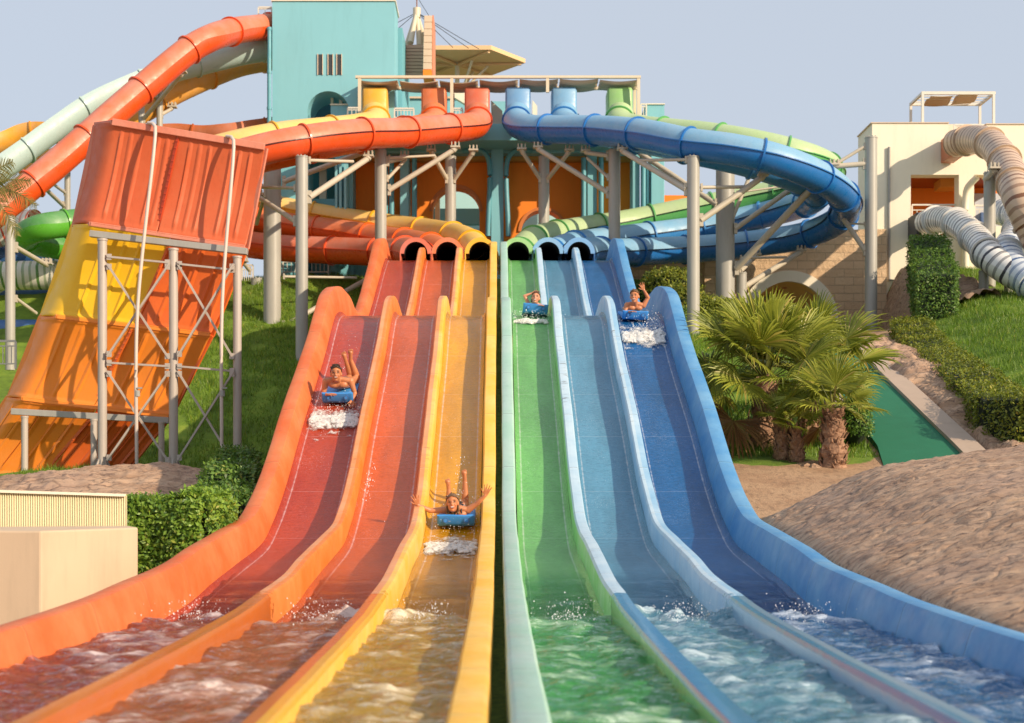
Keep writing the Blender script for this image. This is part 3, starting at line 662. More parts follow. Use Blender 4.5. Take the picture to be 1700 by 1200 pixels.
tubes['orange'] = tube_slide('orange tube slide looping inside the red one, from the middle orange entry hood', T_org,
    hp(720) + [P(695, 214, 45.6), P(645, 221, 44.4), P(575, 232, 42.9), P(495, 248, 41.6), P(415, 266, 41.2), P(350, 288, 41.8), P(312, 310, 43.4), P(318, 332, 45.6), P(360, 350, 47.2), P(420, 364, 47.9), P(500, 378, 47.9), P(570, 387, 47.4), P(640, 398, 46.2), P(710, 410, 43.6)] + exit_c(-1.36), H(720), -1.36)
tubes['yellow'] = tube_slide('yellow tube slide starting at the left end of the platform', T_yel,
    hp(622) + [P(596, 211, 46.2), P(545, 217, 45.2), P(470, 225, 44.2), P(400, 238, 43.6), P(335, 256, 43.6), P(296, 276, 44.6), P(300, 298, 46.4), P(345, 318, 47.6), P(430, 340, 48.2), P(545, 362, 48.2), P(640, 376, 47.8), P(715, 386, 46.4), P(772, 399, 44.0)] + exit_c(-.48), H(622), -.48)
# ---------------------------------------------------------------- tower tubes at the upper left
def flume(label, mats, pts, r, a0=0, a1=360, gap=2.3, cat='water slide', name='tube_slide', bank=None):
    path = catmull(pts, 0.16); root = thing(name, label, cat, (pts[-1][0], pts[-1][1], pts[-1][2] - r))
    bk = None if bank is None else np.interp(np.linspace(0, 1, len(path)), np.linspace(0, 1, len(bank)), bank)
    if a1 - a0 >= 360:
        m, al = arc_shell(path, r, 0, 180, 14); m.build('upper_shell', mats[0], root, 70)
        m, al = arc_shell(path, r, 180, 360, 14); m.build('lower_shell', mats[1], root, 70)
    else:
        m, al = arc_shell(path, r, a0, a1, 20, .05, bk); m.build('flume_shell', mats[0], root, 50)
    L = 0; nxt = .8
    for i in range(1, len(path) - 1):
        L += (path[i] - path[i - 1]).length
        if L >= nxt:
            nxt += gap
            b = 0 if bk is None else bk[i]
            ring(path[i], path[i + 1] - path[i - 1], r - .01, r + .055, .05, 28, (0 if a1 - a0 >= 360 else a0) + b, (360 if a1 - a0 >= 360 else a1) + b).build('flange', mats[1], root, 30)
    return root, path
T_aqua = shellmats('flume_aqua', (0.42, 0.56, 0.54), (0.40, 0.54, 0.52)); T_amb = shellmats('flume_amber', (0.80, 0.36, 0.03), (0.78, 0.33, 0.02)); T_rust = shellmats('flume_rust', (0.55, 0.14, 0.035), (0.50, 0.12, 0.03))
flume('orange red closed tube curving down from the top of the teal tower', T_red, [P(475, 40, 49.4), P(455, 43, 49.0), P(428, 46, 48.2), P(390, 51, 47.0), P(350, 63, 45.6), P(318, 80, 45.2), P(288, 103, 44.8), P(241, 143, 44.2), P(190, 187, 43.6), P(135, 236, 43.0), P(82, 282, 42.4), P(20, 332, 41.8), P(-60, 392, 41.0), P(-200, 488, 40.2), P(-330, 585, 39.4), P(-420, 670, 38.8)], .42)
flume('pale aqua open flume descending behind the orange red tube', T_aqua, [P(470, 70, 49.5), P(443, 77, 49.2), P(395, 86, 48.8), P(345, 98, 48.4), P(290, 112, 47.8), P(240, 127, 47.2), P(195, 146, 46.6), P(149, 169, 46.0), P(105, 198, 45.5), P(63, 228, 45.0), P(10, 268, 44.4), P(-60, 318, 43.8), P(-190, 405, 42.6), P(-330, 500, 41.4), P(-460, 585, 40.4)], .46, 168, 372, bank=[-8, -14, -22, -26, -28, -26, -24])
flume('amber yellow open flume sagging lowest beneath the tower tubes', T_amb, [P(470, 90, 51.5), P(443, 95, 51.2), P(400, 103, 50.6), P(365, 115, 50), P(325, 132, 49.4), P(283, 152, 48.8), P(235, 180, 48.2), P(190, 208, 47.6), P(140, 236, 47.2), P(90, 262, 46.8), P(30, 292, 46.4)], .48, 165, 375, bank=[0, -10, -20, -20, -15])
flume('short amber flume bending away at the far left edge', T_amb, [P(95, 214, 50), P(60, 214, 50.2), P(30, 220, 50.2), P(0, 230, 50.0), P(-50, 248, 49.5), P(-180, 300, 48.8), P(-320, 380, 48.0), P(-440, 470, 47.2)], .5, 165, 375)
flume('rust orange open flume with wavy high walls left of the teal tower', T_rust, [P(470, 210, 50), P(445, 211, 49.8), P(410, 216, 49.4), P(380, 222, 49.2), P(345, 225, 49.4), P(300, 222, 49.6), P(262, 224, 49.6), P(220, 232, 49.6)], .5, 150, 390)
# striped and coloured tubes seen low at the far left
def striped(label, band, pts, r, base=(0.72, 0.68, 0.60), gap=1.9, name='tube_slide'):
    path = catmull(pts, .12); root = thing(name, label, 'water slide', (pts[-1][0], pts[-1][1], pts[-1][2] - r))
    m, al = arc_shell(path, r, 0, 360, 26); m.build('tube_shell', striped_tube('striped_' + label.split()[0], band, base), root, 80, attrs={'along': al})
    L = 0; nxt = .7; fm = plastic('flange_' + label.split()[0], mul(base, .95), base)
    for i in range(1, len(path) - 1):
        L += (path[i] - path[i - 1]).length
        if L >= nxt:
            nxt += gap; ring(path[i], path[i + 1] - path[i - 1], r - .01, r + .06, .07, 28).build('flange', fm, root, 30)
    return root
T_dgrn = shellmats('tube_bright_green', (0.07, 0.30, 0.06), (0.10, 0.42, 0.03)); T_nblue = shellmats('tube_navy', (0.03, 0.13, 0.36), (0.03, 0.12, 0.33))
flume('bright green tube hooking round behind the wave wall at far left', T_dgrn, [P(150, 366, 46), P(110, 371, 45.6), P(75, 376, 45.2), P(48, 386, 45.6), P(45, 398, 46.6), P(75, 406, 47.4), P(120, 412, 47.8)], .42)
flume('navy blue tube passing above the striped tube at far left', T_nblue, [P(140, 422, 50), P(80, 421, 50), P(30, 424, 50), P(-40, 430, 50)], .42)
flume('navy blue tube passing below the striped tube at far left', T_nblue, [P(140, 498, 49), P(80, 498, 49), P(30, 500, 49), P(-40, 503, 49)], .48)
flume('navy blue tube lowest behind the grey post at far left', T_nblue, [P(120, 558, 47), P(60, 556, 47), P(20, 556, 47), P(-40, 558, 47)], .5)
striped('multicoloured banded tube at far left behind the grey post', (0.10, 0.22, 0.05), [P(130, 458, 48), P(60, 457, 48), P(10, 458, 48), P(-50, 460, 48)], .48)
striped('red banded tube at the left picture edge below the palm fronds', (0.60, 0.07, 0.02), [P(60, 372, 49), P(35, 374, 49.2), P(10, 382, 49.2), P(-40, 396, 49)], .5)
# right hand striped tubes
A_br = striped('brown banded white tube twisting down from the roof notch of the white building', (0.20, 0.085, 0.04), [P(1586, 238, 47.4), P(1612, 232, 46.4), P(1640, 236, 45.0), P(1662, 258, 43.6), P(1678, 290, 42.2), P(1692, 330, 40.8), P(1715, 380, 40.5), P(1750, 440, 40.2), P(1810, 500, 39.6), P(1890, 545, 38.8)], .45, (0.60, 0.43, 0.30))
B_gr = striped('black banded white tube leaving the left window of the white building', (0.035, 0.035, 0.05), [P(1538, 370, 47.4), P(1562, 364, 46.2), P(1590, 371, 44.6), P(1620, 396, 42.8), P(1642, 424, 41.2), P(1670, 446, 40.6), P(1715, 470, 40), P(1790, 510, 39), P(1880, 560, 38)], .42, (0.80, 0.78, 0.74))
C_bl = striped('blue banded white tube at the right picture edge', (0.06, 0.12, 0.26), [P(1665, 352, 45.2), P(1690, 358, 44), P(1688, 390, 42.6), P(1672, 418, 41.4), P(1688, 450, 40.4), P(1730, 482, 39.6), P(1800, 530, 38.6), P(1880, 585, 37.6)], .42, (0.66, 0.70, 0.74))
# ================================================================ supports
M_gal = metal_paint('galvanised_column', (0.40, 0.385, 0.34), 0.42)
M_brace = metal_paint('cream_brace', (0.52, 0.46, 0.36), 0.5, 0.3)
def support(label, px, w, ytop, ybot, Y, braces=(), group=None, cap=True):
    a = P(px, ytop, Y); b = P(px, ybot, Y); r = w * Y / F / 2
    root = thing('support_column', label, 'column', b, group)
    mb = MB(); mb.cyl(b - Vector((0, 0, .5)), a, r, n=24); mb.build('column', M_gal, root, 40)
    if cap:
        mb = MB(); mb.cyl(a, a + Vector((0, 0, .03)), r * 1.06, n=24)
        for k in range(8):
            an = 2 * PI * k / 8; c = Vector((math.cos(an), math.sin(an), 0)) * r * .8
            mb.cyl(a + c, a + c + Vector((0, 0, .07)), .02, n=6)
        mb.build('cap_plate', M_gal, root, 40)
    for (q, e, rr) in braces:
        q = P(*q); e = P(*e); mb = MB(); mb.cyl(q, e, rr, n=12); d = (e - q).normalized()
        mb.box(q + d * .03, (rr * 1.2, .10, rr * 4.2)); 
        mb.build('brace', M_brace, root, 40)
        if e.z > a.z - 1.2 and rr > .05:
            mb = MB(); up = Vector((0, 0, 1)); mb.box(e + up * .05, (.30, .26, .05)); mb.box(e + up * .13, (.05, .2, .14)); mb.box(e + up * .13 + Vector((.11, 0, 0)), (.03, .2, .14)); mb.box(e + up * .13 - Vector((.11, 0, 0)), (.03, .2, .14)); mb.cyl(e - d * .1, e + up * .05, rr * 1.25, n=10)
            mb.build('saddle', M_brace, root, 40)
    return root
SG = 'grey steel columns carrying the tube loops'
support('stout grey column left of the thin one, between wave wall and red lane', 452, 29, 268, 578, 43.6, [((466, 330, 43.6), (425, 300, 44.6), .05), ((470, 302, 43.4), (600, 254, 44), .08), ((440, 320, 43.4), (426, 372, 44.5), .06), ((470, 542, 43.5), (612, 462, 45.4), .08), ((470, 459, 43.5), (592, 461, 44.5), .04)], SG)
support('slim grey column standing on the grass beside the red lane hump', 501, 20.5, 262, 614, 39.9, [((513, 328, 39.9), (612, 262, 42.0), .085), ((513, 266, 39.9), (586, 268, 41.2), .045), ((490, 367, 39.9), (428, 326, 42.6), .07), ((490, 312, 39.9), (432, 311, 42.0), .045)], SG)
support('grey column rising behind the red lane crest', 632, 19.5, 252, 412, 43.8, [((645, 316, 43.8), (756, 247, 44.2), .08), ((643, 268, 43.8), (672, 262, 44.6), .07), ((643, 297, 43.8), (674, 264, 44.8), .05), ((645, 262, 43.8), (722, 258, 44.4), .04)], SG)
support('grey column in front of the tall arch with a V of braces', 748, 18, 262, 392, 46.2, [((742, 298, 46.1), (716, 252, 45.2), .07), ((754, 298, 46.1), (786, 252, 45.6), .07)], SG)
support('grey column in front of the low arch with a V of braces', 903, 18, 262, 392, 46.2, [((897, 297, 46.1), (866, 250, 45.6), .07), ((909, 297, 46.1), (945, 252, 44.8), .07)], SG)
support('grey column rising behind the dark blue lane crest', 1020, 19.5, 251, 405, 43.8, [((1010, 320, 43.8), (893, 247, 45.0), .08), ((1010, 258, 43.8), (972, 253, 44.2), .07), ((1010, 295, 43.8), (975, 262, 44.4), .05)], SG)
support('slim grey column standing behind the palms', 1151, 21, 262, 562, 39.9, [((1140, 315, 39.9), (1033, 250, 42.2), .085), ((1140, 265, 39.9), (1058, 266, 41.6), .045), ((1163, 366, 39.9), (1267, 293, 40.3), .085), ((1163, 311, 39.9), (1242, 310, 40.4), .05)], SG)
support('stout grey column beside the tunnel mouth', 1204, 31, 268, 502, 43.4, [((1190, 340, 43.3), (1062, 254, 44.6), .08), ((1222, 446, 43.2), (1344, 316, 41.8), .10), ((1220, 380, 43.2), (1338, 296, 43.6), .075), ((1216, 362, 43.3), (1248, 284, 43.4), .06), ((1222, 320, 43.2), (1322, 306, 43.6), .03)], SG)
support('short thick grey stub between stout column and tunnel', 1231, 17, 455, 505, 43.8, [((1229, 480, 43.7), (1330, 418, 46.2), .085), ((1229, 450, 43.7), (1255, 425, 45), .07), ((1229, 428, 43.7), (1305, 427, 45.4), .04)], SG)
support('tall grey column in front of the white building corner', 1446, 20, 230, 578, 42.6, [((1437, 417, 42.6), (1401, 364, 43.2), .075), ((1437, 272, 42.6), (1384, 276, 42.6), .08), ((1437, 242, 42.6), (1384, 274, 42.6), .05), ((1437, 372, 42.6), (1412, 371, 43), .03)], SG)
support('short yellowish stub with white foot beside the stout left column', 426, 19, 464, 528, 46.5, [((415, 450, 46.5), (404, 436, 46), .06)], SG)
support('pale post at the left edge under the palm frond', 17, 16, 362, 585, 41.0, [((26, 410, 41), (78, 440, 43), .07), ((26, 495, 41), (60, 520, 42), .05)], SG)
support('twin post nearer the tower under the orange red tube', 235, 10, 165, 470, 47, [((238, 198, 47), (302, 122, 45.2), .07)], SG)
support('twin post holding the amber flume', 265, 10.5, 150, 470, 48, [((268, 190, 48), (286, 180, 48.4), .06), ((261, 160, 48), (240, 156, 45), .05)], SG)
support('dark post half hidden behind the wave wall top left', 112, 10, 280, 480, 48, [((106, 342, 48), (70, 308, 45), .07), ((108, 320, 48), (84, 302, 45), .05)], SG)
support('angled foot post of the striped tubes at right', 1643, 19, 288, 490, 42.8, [((1636, 298, 42.8), (1650, 282, 42), .08), ((1640, 470, 42.8), (1664, 488, 42), .04)], SG)
support('flared white foot under the blue banded tube', 1674, 14, 462, 488, 41.6, [], SG)
support('short grey stub under the black banded tube', 1633, 16, 452, 488, 41.5, [], SG)
# ================================================================ wave wall (left)
Wr = [((147, 197), (440, 245), 29.6), ((110, 366), (408, 411), 29.75), ((55, 521), (350, 556), 30.1), ((0, 657), (281, 691), 30.55), ((-92, 788), (200, 790), 31.1)]
M_w = {'pale_red': plastic('wave_pale_red', (0.60, 0.11, 0.032), (0.62, 0.17, 0.07), .55, .42, None, .3), 'yellow': plastic('wave_yellow', (0.90, 0.52, 0.010), (0.90, 0.58, .06), .3, .32, None, .12),
       'orange': plastic('wave_orange', (0.92, 0.27, 0.025), (0.80, 0.28, .08), .35, .32, None, .15), 'orange_red': plastic('wave_orange_red', (0.78, 0.15, 0.02), (0.62, .14, .06), .4, .35, None, .2), 'dark_red': plastic('wave_dark_red', (0.50, 0.055, 0.015), (.5, .09, .04), .3, .35)}
root = thing('wave_wall_slide', 'huge ribbed half-pipe wall in orange, red and yellow standing on posts at left', 'water slide', P(170, 786, 30))
def wave_panel(r, u0, u1, mat, ribs, nm='panel'):
    (l0, r0, y0), (l1, r1, y1) = Wr[r], Wr[r + 1]; nu = int(170 * (u1 - u0)); nv = 26; pts = []
    A, B, C, D = P(*l0, y0), P(*r0, y0), P(*l1, y1), P(*r1, y1)
    for j in range(nv):
        v = j / (nv - 1); sag = 0.10 * math.sin(PI * v)
        fade = min(1, max(0, (v - .05) / .05)) * min(1, max(0, (.94 - v) / .05))
        for i in range(nu):
            u = u0 + (u1 - u0) * i / (nu - 1); p = (A.lerp(B, u)).lerp(C.lerp(D, u), v)
            back = 0.55 * max(0, (.16 - u) / .16) ** 1.7
            h = sum(math.exp(-((u - c) / .0065) ** 2) for c in ribs) * .036 * fade
            lip = .05 * (max(0, 1 - v / .03) + max(0, 1 - (1 - v) / .03))
            pts.append(p + Vector((0, back - h + sag - lip, 0)))
    mb = MB(); mb.grid(pts, nu, nv); return mb.build(nm, mat, root, 60, solid=.04)
ribs = [.20, .255, .31, .41, .46, .59, .645, .70, .82, .87, .93]
tag(wave_panel(0, 0, .505, M_w['pale_red'], ribs), 'faded red top panel'); tag(wave_panel(0, .510, 1, M_w['pale_red'], ribs), 'faded red top panel')
tag(wave_panel(1, 0, .583, M_w['yellow'], [.24, .36, .44]), 'bright yellow panel'); tag(wave_panel(1, .587, 1, M_w['orange_red'], [.68, .78, .88, .95]), 'orange red panel')
tag(wave_panel(2, 0, .553, M_w['orange'], [.2, .3, .42]), 'orange panel'); tag(wave_panel(2, .557, 1, M_w['orange'], [.66, .78, .9]), 'orange panel')
tag(wave_panel(3, 0, .573, M_w['orange'], [.1, .2, .3, .4, .5]), 'lower orange panel'); tag(wave_panel(3, .577, 1, M_w['orange_red'], [.64, .72, .80, .88, .95]), 'lower red panel')
Mfl = plastic('wave_flange', (0.64, 0.21, 0.13), (.68, .34, .25), .6, .45)
def edge(a, b, w, name, mat, nrm=(0, -1, 0)):
    mb = MB(); mb.bar(a, b, w, .05); return mb.build(name, mat, root, None, .008)
o3 = Vector((0, -.05, 0))
for r_ in range(5):
    l, rr, y = Wr[r_]; A = P(*l, y) + o3; B = P(*rr, y) + o3; A2 = A.lerp(B, .14) + Vector((0, 0, .0)); Aback = A + Vector((0, .52, 0))
    mb = MB(); mb.bar(A2, B, .11 if r_ == 0 else .06, .14 if r_ == 0 else .09); mb.bar(Aback, A2, .06, .09)
    mb.build('flange', Mfl if r_ < 2 else M_w['orange'], root, None, .01)
for r_ in range(4):
    l, rr, y = Wr[r_]; l2, rr2, y2 = Wr[r_ + 1]
    A = P(*rr, y); B = P(*rr2, y2); mb = MB(); mb.bar(A + Vector((0, .05, 0)), B + Vector((0, .1, 0)), .05, .12); mb.build('flange', Mfl if r_ == 0 else M_w['orange_red'], root)
    A = P(*l, y); B = P(*l2, y2); mb = MB(); mb.bar(A + Vector((0, .55, 0)), B + Vector((0, .6, 0)), .07, .12); mb.build('flange', Mfl if r_ == 0 else M_w['yellow' if r_ == 1 else 'orange'], root)
    q = {0: .5075, 1: .585, 2: .555, 3: .575}[r_]
    A = P(*l, y).lerp(P(*rr, y), q); B = P(*l2, y2).lerp(P(*rr2, y2), q); mb = MB(); mb.bar(A + Vector((0, -.02, -.1)), B + Vector((0, .02, .1)), .045, .06)
    for k in range(14):
        p = (A + Vector((0, -.02, -.1))).lerp(B + Vector((0, .02, .1)), (k + .5) / 14); mb.box(p - Vector((0, .028, 0)), (.05, .02, .02))
    mb.build('seam', M_w['dark_red'] if r_ == 0 else M_w['orange_red'], root)
M_post = metal_paint('post_pinkish', (0.46, 0.40, 0.35), .45, .35)
mb = MB(); mb.bar(P(150, 388, 29.5), P(411, 418, 29.5), .17, .13); mb.build('beam', M_steel, root, None, .01)
mb = MB(); mb.bar(P(20, 683, 30.3), P(281, 698, 30.3), .18, .13); mb.build('beam', M_steel, root, None, .01)
def post(px, yt, yb, Y, w, base=True):
    r = w * Y / F / 2; a = P(px, yt, Y); b = P(px, yb, Y); mb = MB(); mb.cyl(b - Vector((0, 0, .25)), a, r, n=18); mb.cyl(a - Vector((0, 0, .09)), a, r * .7, n=14); mb.cyl(a - Vector((0, 0, .02)), a + Vector((0, 0, .02)), r * 1.15, n=14)
    o = mb.build('post', M_post, root, 40)
    if base:
        m2 = MB()
        for k in range(8):
            an = 2 * PI * k / 8; d = Vector((math.cos(an), math.sin(an), 0)); c = b + d * r * 1.5
            q = Matrix.Rotation(an, 3, 'Z'); m2.add([b + d * r * .9 + Vector((0, 0, .30)), b + d * r * 2.3 + Vector((0, 0, .0)), b + d * r * .9, b + d * r * .9 + Vector((0, 0, .30)) + q @ Vector((0, .02, 0)), b + d * r * 2.3 + q @ Vector((0, .02, 0)), b + d * r * .9 + q @ Vector((0, .02, 0))], [(0, 1, 2), (5, 4, 3), (0, 3, 4, 1), (1, 4, 5, 2), (2, 5, 3, 0)])
        m2.box(b + Vector((0, 0, -.02)), (r * 4.8, r * 4.8, .06)); m2.build('base_plate', M_post, o)
    return o
post(170, 398, 784, 29.4, 15); post(288, 414, 785, 29.4, 15); post(394, 427, 775, 29.4, 14, False)
post(41, 692, 795, 30.2, 11, False); post(156, 697, 790, 30.2, 11, False); post(268, 702, 786, 30.2, 10, False)
def br(a, b, r=.032):
    mb = MB(); A = P(*a); B = P(*b); mb.bar(A, B, r * 2, r * 1.2); d = (B - A).normalized()
    mb.box(A.lerp(B, .03), (.10, .03, .12)); mb.box(A.lerp(B, .97), (.10, .03, .12)); mb.build('brace', M_post, root, None)
Yb = 29.32
for (x0, x1) in ((178, 281), (295, 388)):
    br((x0, 426 if x0 < 200 else 438, Yb), (x1, 436 if x0 < 200 else 448, Yb)); br((x0, 602 if x0 < 200 else 608, Yb), (x1, 608 if x0 < 200 else 616, Yb))
    for (ya, yb_) in ((438, 596), (616, 768)):
        br((x0, ya, Yb), (x1, yb_, Yb)); br((x1, ya, Yb - .06), (x0, yb_ - 4, Yb - .06))
M_pipe = metal_paint('pvc_pipe', (0.62, 0.52, 0.45), .4, .15)
for (x0, y0, x1, y1, yb) in ((258, 210, 228, 520, 788), (388, 232, 369, 500, 750)):
    mb = MB(); pth = catmull([P(x0 - 12, y0 - 6, 29.5), P(x0 - 2, y0 - 4, 29.38), P(x0, y0 + 4, 29.3), P(x1, y1, 29.15), P(x1 - 1, yb, 29.15)], .15)
    m, _ = arc_shell(pth, .036, 0, 360, 10); m.build('water_pipe', M_pipe, root, 60)
    mb.cyl(P(x1, 648, 29.15), P(x1, 658, 29.15), .055, n=12); mb.box(P(x1 + 4, 644, 29.1), (.10, .03, .03)); mb.build('valve', M_steel, root)
# ================================================================ buildings
M_teal = paint('teal_render', (0.215, 0.50, 0.57), .65, .2, .22); M_teal2 = paint('teal_trim', (0.17, 0.46, 0.53), .55, .2, .25)
M_tealp = plastic('teal_pipe', (0.095, 0.33, 0.40), (0.2, 0.45, 0.5), .3, .35, None, .25)
M_oran = paint('orange_render', (0.95, 0.25, 0.016), .7, .2, .18); M_cream = paint('cream_render', (0.84, 0.76, 0.60), .7, .15, .25)
M_beige = paint('beige_block', (0.66, 0.50, 0.36), .75, .2, .3); M_dark = paint('dark_opening', (0.035, 0.045, 0.055), .6)
M_fabric = paint('brown_shade_cloth', (0.58, 0.44, 0.30), .85, .2, .2); M_wood = paint('pinkish_slats', (0.55, 0.35, 0.25), .7, .35, .3)
M_canopy = paint('cream_canopy', (0.74, 0.49, 0.26), .6, .15, .15); M_white = metal_paint('white_metal', (0.70, 0.66, 0.58), .45, .15)
M_mast = metal_paint('cream_mast', (0.70, 0.60, 0.44), .45, .15)
def px_rect(mb, x0, x1, y0, y1, Ya, Yb):
    """a block whose front face at depth Ya covers the given photo rectangle"""
    a = P(x0, y0, Ya); b = P(x1, y1, Ya); return mb.span(a.x, b.x, Ya, Yb, b.z, a.z)
def px_poly(mb, pts, Ya, Yb): return mb.poly([(P(x, y, Ya).x, P(x, y, Ya).z) for x, y in pts], Ya, Yb)
def arch_pts(cx, r, ys, yb, n=18, left_first=True):
    a = [(cx - r, yb)] + [(cx - r * math.cos(PI * k / n), ys - r * math.sin(PI * k / n)) for k in range(n + 1)] + [(cx + r, yb)]
    return a
def grp(name, label, cat, px, py, Y): return thing(name, label, cat, P(px, py, Y))
tw = grp('slide_building', 'teal and orange slide start building with square tower and arched openings', 'building', 700, 470, 49)
# tower
mb = MB(); px_poly(mb, [(452, 208), (452, 1), (655, 1), (655, 232), (580, 232), (580, 186)] + [(545 + 35 * math.cos(PI * k / 16), 186 - 35 * math.sin(PI * k / 16)) for k in range(1, 16)] + [(510, 186), (510, 208)], 48.0, 49.6)
mb.build('tower_wall', M_teal, tw, 30)
mb = MB(); px_rect(mb, 450, 657, -2.5, 1, 47.95, 49.7); mb.build('roof_trim', M_cream, tw)
for x in (528, 545, 559.5):
    mb = MB(); px_rect(mb, x, x + 7, 90, 124, 47.985, 48.12); w_ = mb.build('window_slot', M_dark, tw)
    mb = MB(); px_rect(mb, x - 1.2, x, 89, 124, 47.96, 48.02); px_rect(mb, x + 7, x + 8, 89, 124, 47.96, 48.02); mb.build('reveal', M_beige, w_)
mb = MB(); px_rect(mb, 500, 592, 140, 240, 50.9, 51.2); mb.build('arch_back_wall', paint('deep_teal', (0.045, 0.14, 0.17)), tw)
mb = MB(); px_rect(mb, 549, 580, 174, 212, 48.3, 48.6); mb.build('parapet', M_teal, tw); mb = MB(); px_rect(mb, 548, 581, 172, 174, 48.25, 48.65); mb.build('coping', M_cream, tw)
mb = MB(); px_rect(mb, 549, 553, 152, 173, 48.8, 49.0); px_rect(mb, 563, 568, 154, 173, 48.8, 49.0); mb.build('window_bars', M_cream, tw)
mb = MB(); px_rect(mb, 656, 668, 46, 236, 50.0, 54.0); mb.build('rear_block', M_teal2, tw)
# lower front of the tower
mb = MB(); px_poly(mb, [(452, 480), (452, 208.5), (578, 208.5), (578, 480), (556, 480), (556, 262), (512, 262), (512, 480)], 48.2, 49.4); mb.build('tower_base', M_teal2, tw)
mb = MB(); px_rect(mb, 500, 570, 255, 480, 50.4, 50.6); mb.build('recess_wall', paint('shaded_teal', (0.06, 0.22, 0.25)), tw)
mb = MB(); px_rect(mb, 530, 541, 262, 345, 49.2, 49.45); mb.build('post', M_cream, tw); mb = MB(); px_rect(mb, 512, 556, 330, 352, 49.0, 49.3); mb.build('parapet', M_teal, tw)
for x in (556, 563, 571):
    mb = MB(); px_rect(mb, x, x + 4, 272, 440, 47.9, 48.15); mb.build('pilaster', M_teal, tw)
mb = MB(); a = P(447, 45, 47.9); b = P(447, 210, 47.9); mb.cyl(b, a, .07, n=14)
for y in (46, 118, 178): mb.cyl(P(447, y, 47.9), P(447, y + 4, 47.9), .085, n=14)
mb.build('drain_pipe', M_tealp, tw, 40)
# orange wall with two arches
mb = MB(); px_poly(mb, [(579, 262), (1062, 262), (1062, 470)] + list(reversed(arch_pts(901, 36, 384, 470))) + list(reversed(arch_pts(757, 39, 350, 470))) + [(579, 470)], 49.6, 50.3); mb.build('arcade_wall', M_oran, tw, 30)
mb = MB()
for cx, r, ys in ((757, 39, 350), (901, 36, 384)):
    n = 20; pts = []
    for k in range(n + 1):
        a = PI * k / n
        for rr, y in ((r, 49.54), (r * 1.13, 49.54), (r * 1.13, 49.6), (r, 49.6)): q = P(cx + rr * math.cos(a), ys - rr * math.sin(a), 49.54); pts.append((q.x, y, q.z))
    mb.grid(pts, 4, n + 1, closed_u=True)
mb.build('arch_trim', paint('arch_trim_orange', (0.66, 0.20, 0.05)), tw, 30)
mb = MB(); px_rect(mb, 690, 980, 262, 470, 53.6, 53.9); mb.build('inner_wall', paint('pale_teal', (0.42, 0.68, 0.70)), tw)
mb = MB(); px_rect(mb, 700, 830, 346, 372, 52.0, 52.3); px_rect(mb, 725, 830, 382, 400, 51.6, 51.8); mb.build('inner_beam', M_teal2, tw)
mb = MB(); px_rect(mb, 722, 730, 320, 470, 51.0, 51.3); mb.build('inner_post', M_cream, tw)
# platform, beam, columns
mb = MB(); px_rect(mb, 577, 1080, 205, 233, 47.35, 50.6); mb.build('platform', M_teal2, tw, None, .02)
mb = MB(); px_rect(mb, 577, 1064, 233.5, 254, 48.75, 49.5); mb.build('beam', M_teal, tw, None, .02)
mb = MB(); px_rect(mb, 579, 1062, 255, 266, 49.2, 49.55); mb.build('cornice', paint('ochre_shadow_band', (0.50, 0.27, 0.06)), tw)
for (x0, x1) in ((815, 836), (664, 679), (975, 991), (578, 586), (1050, 1062)):
    mb = MB(); px_rect(mb, x0, x1, 236, 470, 48.6, 49.58)
    if x0 == 815: px_poly(mb, [(813, 236), (815, 225), (836, 225), (838, 236)], 48.55, 49.2)
    mb.build('column', M_teal, tw, None, .02)
mb = MB(); px_rect(mb, 1081, 1103, 215, 345, 48.8, 49.9); px_rect(mb, 1066, 1071, 270, 345, 48.9, 49.4); px_rect(mb, 1074, 1078, 270, 345, 48.9, 49.4); mb.build('end_column', M_teal, tw, None, .02)
mb = MB(); px_rect(mb, 1073, 1103, 173, 214.5, 48.4, 50.4); mb.build('parapet_block', M_teal, tw); mb = MB(); px_rect(mb, 1072, 1104, 171.5, 173, 48.35, 50.45); mb.build('coping', M_cream, tw)
for pts in ([(650, 262), (650, 372)], [(688, 262), (688, 372)], [(768, 251), (800, 251), (810, 262), (810, 392)], [(884, 251), (856, 251), (844, 262), (844, 392)], [(969, 262), (969, 380)], [(998, 262), (998, 380)], [(640, 262), (640, 368)], [(1068, 262), (1068, 345)]):
    pth = catmull([P(x, y, 48.5) for x, y in pts], .1); m, _ = arc_shell(pth, .085, 0, 360, 14); m.build('drain_pipe', M_tealp, tw, 60)
mb = MB(); px_rect(mb, 470, 1090, 428, 480, 49.0, 49.5); mb.build('plinth', M_teal2, tw)
mb = MB(); px_rect(mb, 549, 557, 436, 452, 48.4, 48.7); px_rect(mb, 560, 566, 434, 450, 48.4, 48.7); mb.build('buttress', M_teal, tw)
mb = MB(); px_rect(mb, 650, 772, 150, 206, 55, 55.4); mb.build('rear_wall', M_teal, tw); mb = MB(); px_rect(mb, 655, 772, 160, 163, 54.9, 55); mb.build('ledge', M_beige, tw)
for pts, ya, yb in (([(745, 148), (772, 148), (772, 172), (752, 160)], 53.5, 53.8), ([(815, 166), (834, 184), (834, 206), (826, 214), (816, 205)], 48.6, 48.9), ([(884, 166), (892, 176), (892, 205), (884, 205)], 50.5, 50.8)):
    mb = MB(); px_poly(mb, pts, ya, yb); mb.build('stair_stringer', M_cream, tw)
mb = MB(); px_rect(mb, 1100, 1142, 324, 352, 54, 54.4); mb.build('garden_wall', M_oran, tw)
mb = MB(); px_rect(mb, 815, 840, 168, 190, 56, 56.3); px_rect(mb, 655, 700, 190, 207, 52, 52.2); mb.build('rear_wall', M_teal, tw)
